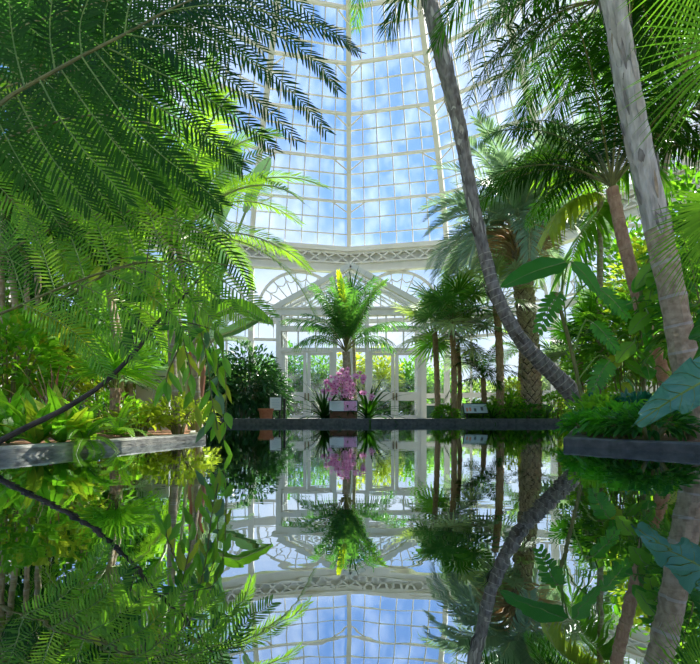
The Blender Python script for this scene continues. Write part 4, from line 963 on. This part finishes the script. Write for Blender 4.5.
fanleaf(nf, P(760, 270, 2.7) - b, V((.1, -.8, -.5)), V((-1, 0, .1)), .45, 30, -90, 60, 'mid_frond', .015, tn)
# background of the right side
for i, (lab, px, d, rx, h, mat, n, ll) in enumerate((('leafy green bush behind the reddish trunk', 632, 6.6, .8, 1.9, 'mid_frond', 900, .2), ('bright bush behind the pale trunk', 690, 6.2, .8, 2.6, 'bright_frond', 1000, .2), ('tall lime bush between reddish and pale trunks', 655, 8.0, .9, 3.3, 'lime_leaf', 900, .22),
    ('dark leafy tree at the right background', 700, 9.0, 1.3, 5.0, 'mid_frond', 1600, .28), ('leafy tree behind the feather palms', 630, 11.5, 1.3, 4.8, 'bright_frond', 1300, .28), ('broad green bush right of the pindo trunk', 592, 9.5, .7, 1.6, 'bright_frond', 700, .2), ('tall dark bush at the right edge', 730, 4.6, .8, 2.4, 'glossy_leaf', 1000, .2))):
    shrub('leafy_bush' if h < 3 else 'leafy_tree', lab, 'bush' if h < 3 else 'tree', G(px, d), rx, rx * .7, h, n, ll, ll * .4, mat, nst=12)

GRP = dict(feather_palm='feather palms crowding the upper right', fan_palm='slim fan palms before the back wall', garden_tree='trees outside behind the glass', hedge_bush='low hedge behind the doors',
    low_bush='low bushes along the far kerb', groundcover_bush='low ground cover of the beds', info_panel='info panels on the far kerb', sword_fern='sword ferns of the left bed', birds_nest_fern='birds nest ferns of the left bed',
    low_fan_palm='low fan palms of the beds', areca_palm='feather palms of the left bed', strap_leaf_plant='strap leaved plants along the far kerb', dark_bush='dark bushes left of the doors', indoor_tree='trees of the next house behind the doors',
    leafy_bush='leafy bushes filling the beds', leafy_tree='leafy trees filling the background', tree_fern='tree ferns over the left of the pool', paddle_leaf_plant='paddle leaved plants of the right bed', short_palm='short palms along the far kerb')
for o in COL.objects:
    nm = o.name.split('.')[0]
    if o.parent is None and nm in GRP: o['group'] = GRP[nm]
SUNDIR = V((0.50, 0.50, 0.80)).normalized()
SUN, SKY, EXPO = 10.5, 0.82, 0.58
# ================================================================== LIGHT, SKY, CAMERA
w = bpy.data.worlds.new('World'); SC.world = w; w.use_nodes = True
nt = w.node_tree; nt.nodes.clear(); N = nt.nodes.new; L = nt.links.new
out = N('ShaderNodeOutputWorld'); bg = N('ShaderNodeBackground'); bg.inputs[1].default_value = SKY
tc = N('ShaderNodeTexCoord'); sx = N('ShaderNodeSeparateXYZ'); L(tc.outputs['Generated'], sx.inputs[0])
rp = N('ShaderNodeValToRGB'); L(sx.outputs[2], rp.inputs[0])
e = rp.color_ramp.elements; e[0].position = 0.0; e[0].color = (0.86, 0.92, 1.0, 1); e[1].position = 1.0; e[1].color = (0.10, 0.30, 0.85, 1)
q = e.new(0.16); q.color = (0.45, 0.68, 1.0, 1); q = e.new(0.35); q.color = (0.22, 0.47, 0.98, 1)
mp = N('ShaderNodeMapping'); mp.inputs['Scale'].default_value = (1, 1, 2.2); L(tc.outputs['Generated'], mp.inputs[0])
n = N('ShaderNodeTexNoise'); n.inputs['Scale'].default_value = 1.5; n.inputs['Detail'].default_value = 8; L(mp.outputs[0], n.inputs['Vector'])
r2 = N('ShaderNodeValToRGB'); r2.color_ramp.elements[0].position = .50; r2.color_ramp.elements[1].position = .74; L(n.outputs[0], r2.inputs[0])
# brighter and whiter around the sun
dt = N('ShaderNodeVectorMath'); dt.operation = 'DOT_PRODUCT'; L(tc.outputs['Generated'], dt.inputs[0]); dt.inputs[1].default_value = tuple(SUNDIR)
mr = N('ShaderNodeMapRange'); mr.inputs['From Min'].default_value = .86; mr.inputs['From Max'].default_value = 1.0; L(dt.outputs['Value'], mr.inputs['Value'])
mxa = N('ShaderNodeMath'); mxa.operation = 'MAXIMUM'; L(mr.outputs[0], mxa.inputs[0]); L(r2.outputs[0], mxa.inputs[1])
mx = N('ShaderNodeMix'); mx.data_type = 'RGBA'; mx.inputs[7].default_value = (1.0, 1.05, 1.12, 1)
L(mxa.outputs[0], mx.inputs[0]); L(rp.outputs[0], mx.inputs[6]); L(mx.outputs[2], bg.inputs[0]); L(bg.outputs[0], out.inputs[0])
sd = bpy.data.lights.new('sun', 'SUN'); sd.energy = SUN; sd.angle = math.radians(1.2); sd.color = (1.0, .95, .84)
so = bpy.data.objects.new('sun', sd); COL.objects.link(so); so.rotation_euler = (-SUNDIR).to_track_quat('-Z', 'Y').to_euler(); so.location = (8, 20, 20)
cam = bpy.data.cameras.new('camera'); co = bpy.data.objects.new('camera', cam); COL.objects.link(co)
co.location = (0, 0, CAMZ); co.rotation_euler = (PI / 2, 0, 0)
cam.sensor_width = 36; cam.sensor_fit = 'HORIZONTAL'; cam.lens = 36 * F / 700; cam.shift_y = (HZ - 332) / 700; cam.clip_start = .02; cam.clip_end = 500
SC.camera = co
vs = SC.view_settings; vs.view_transform = 'Standard'; vs.look = 'None'; vs.gamma = 1; vs.use_curve_mapping = False; vs.exposure = EXPO
SC.cycles.max_bounces = 10; SC.cycles.transparent_max_bounces = 16; SC.cycles.caustics_reflective = False
SC.cycles.caustics_refractive = False; SC.cycles.sample_clamp_indirect = 6.0
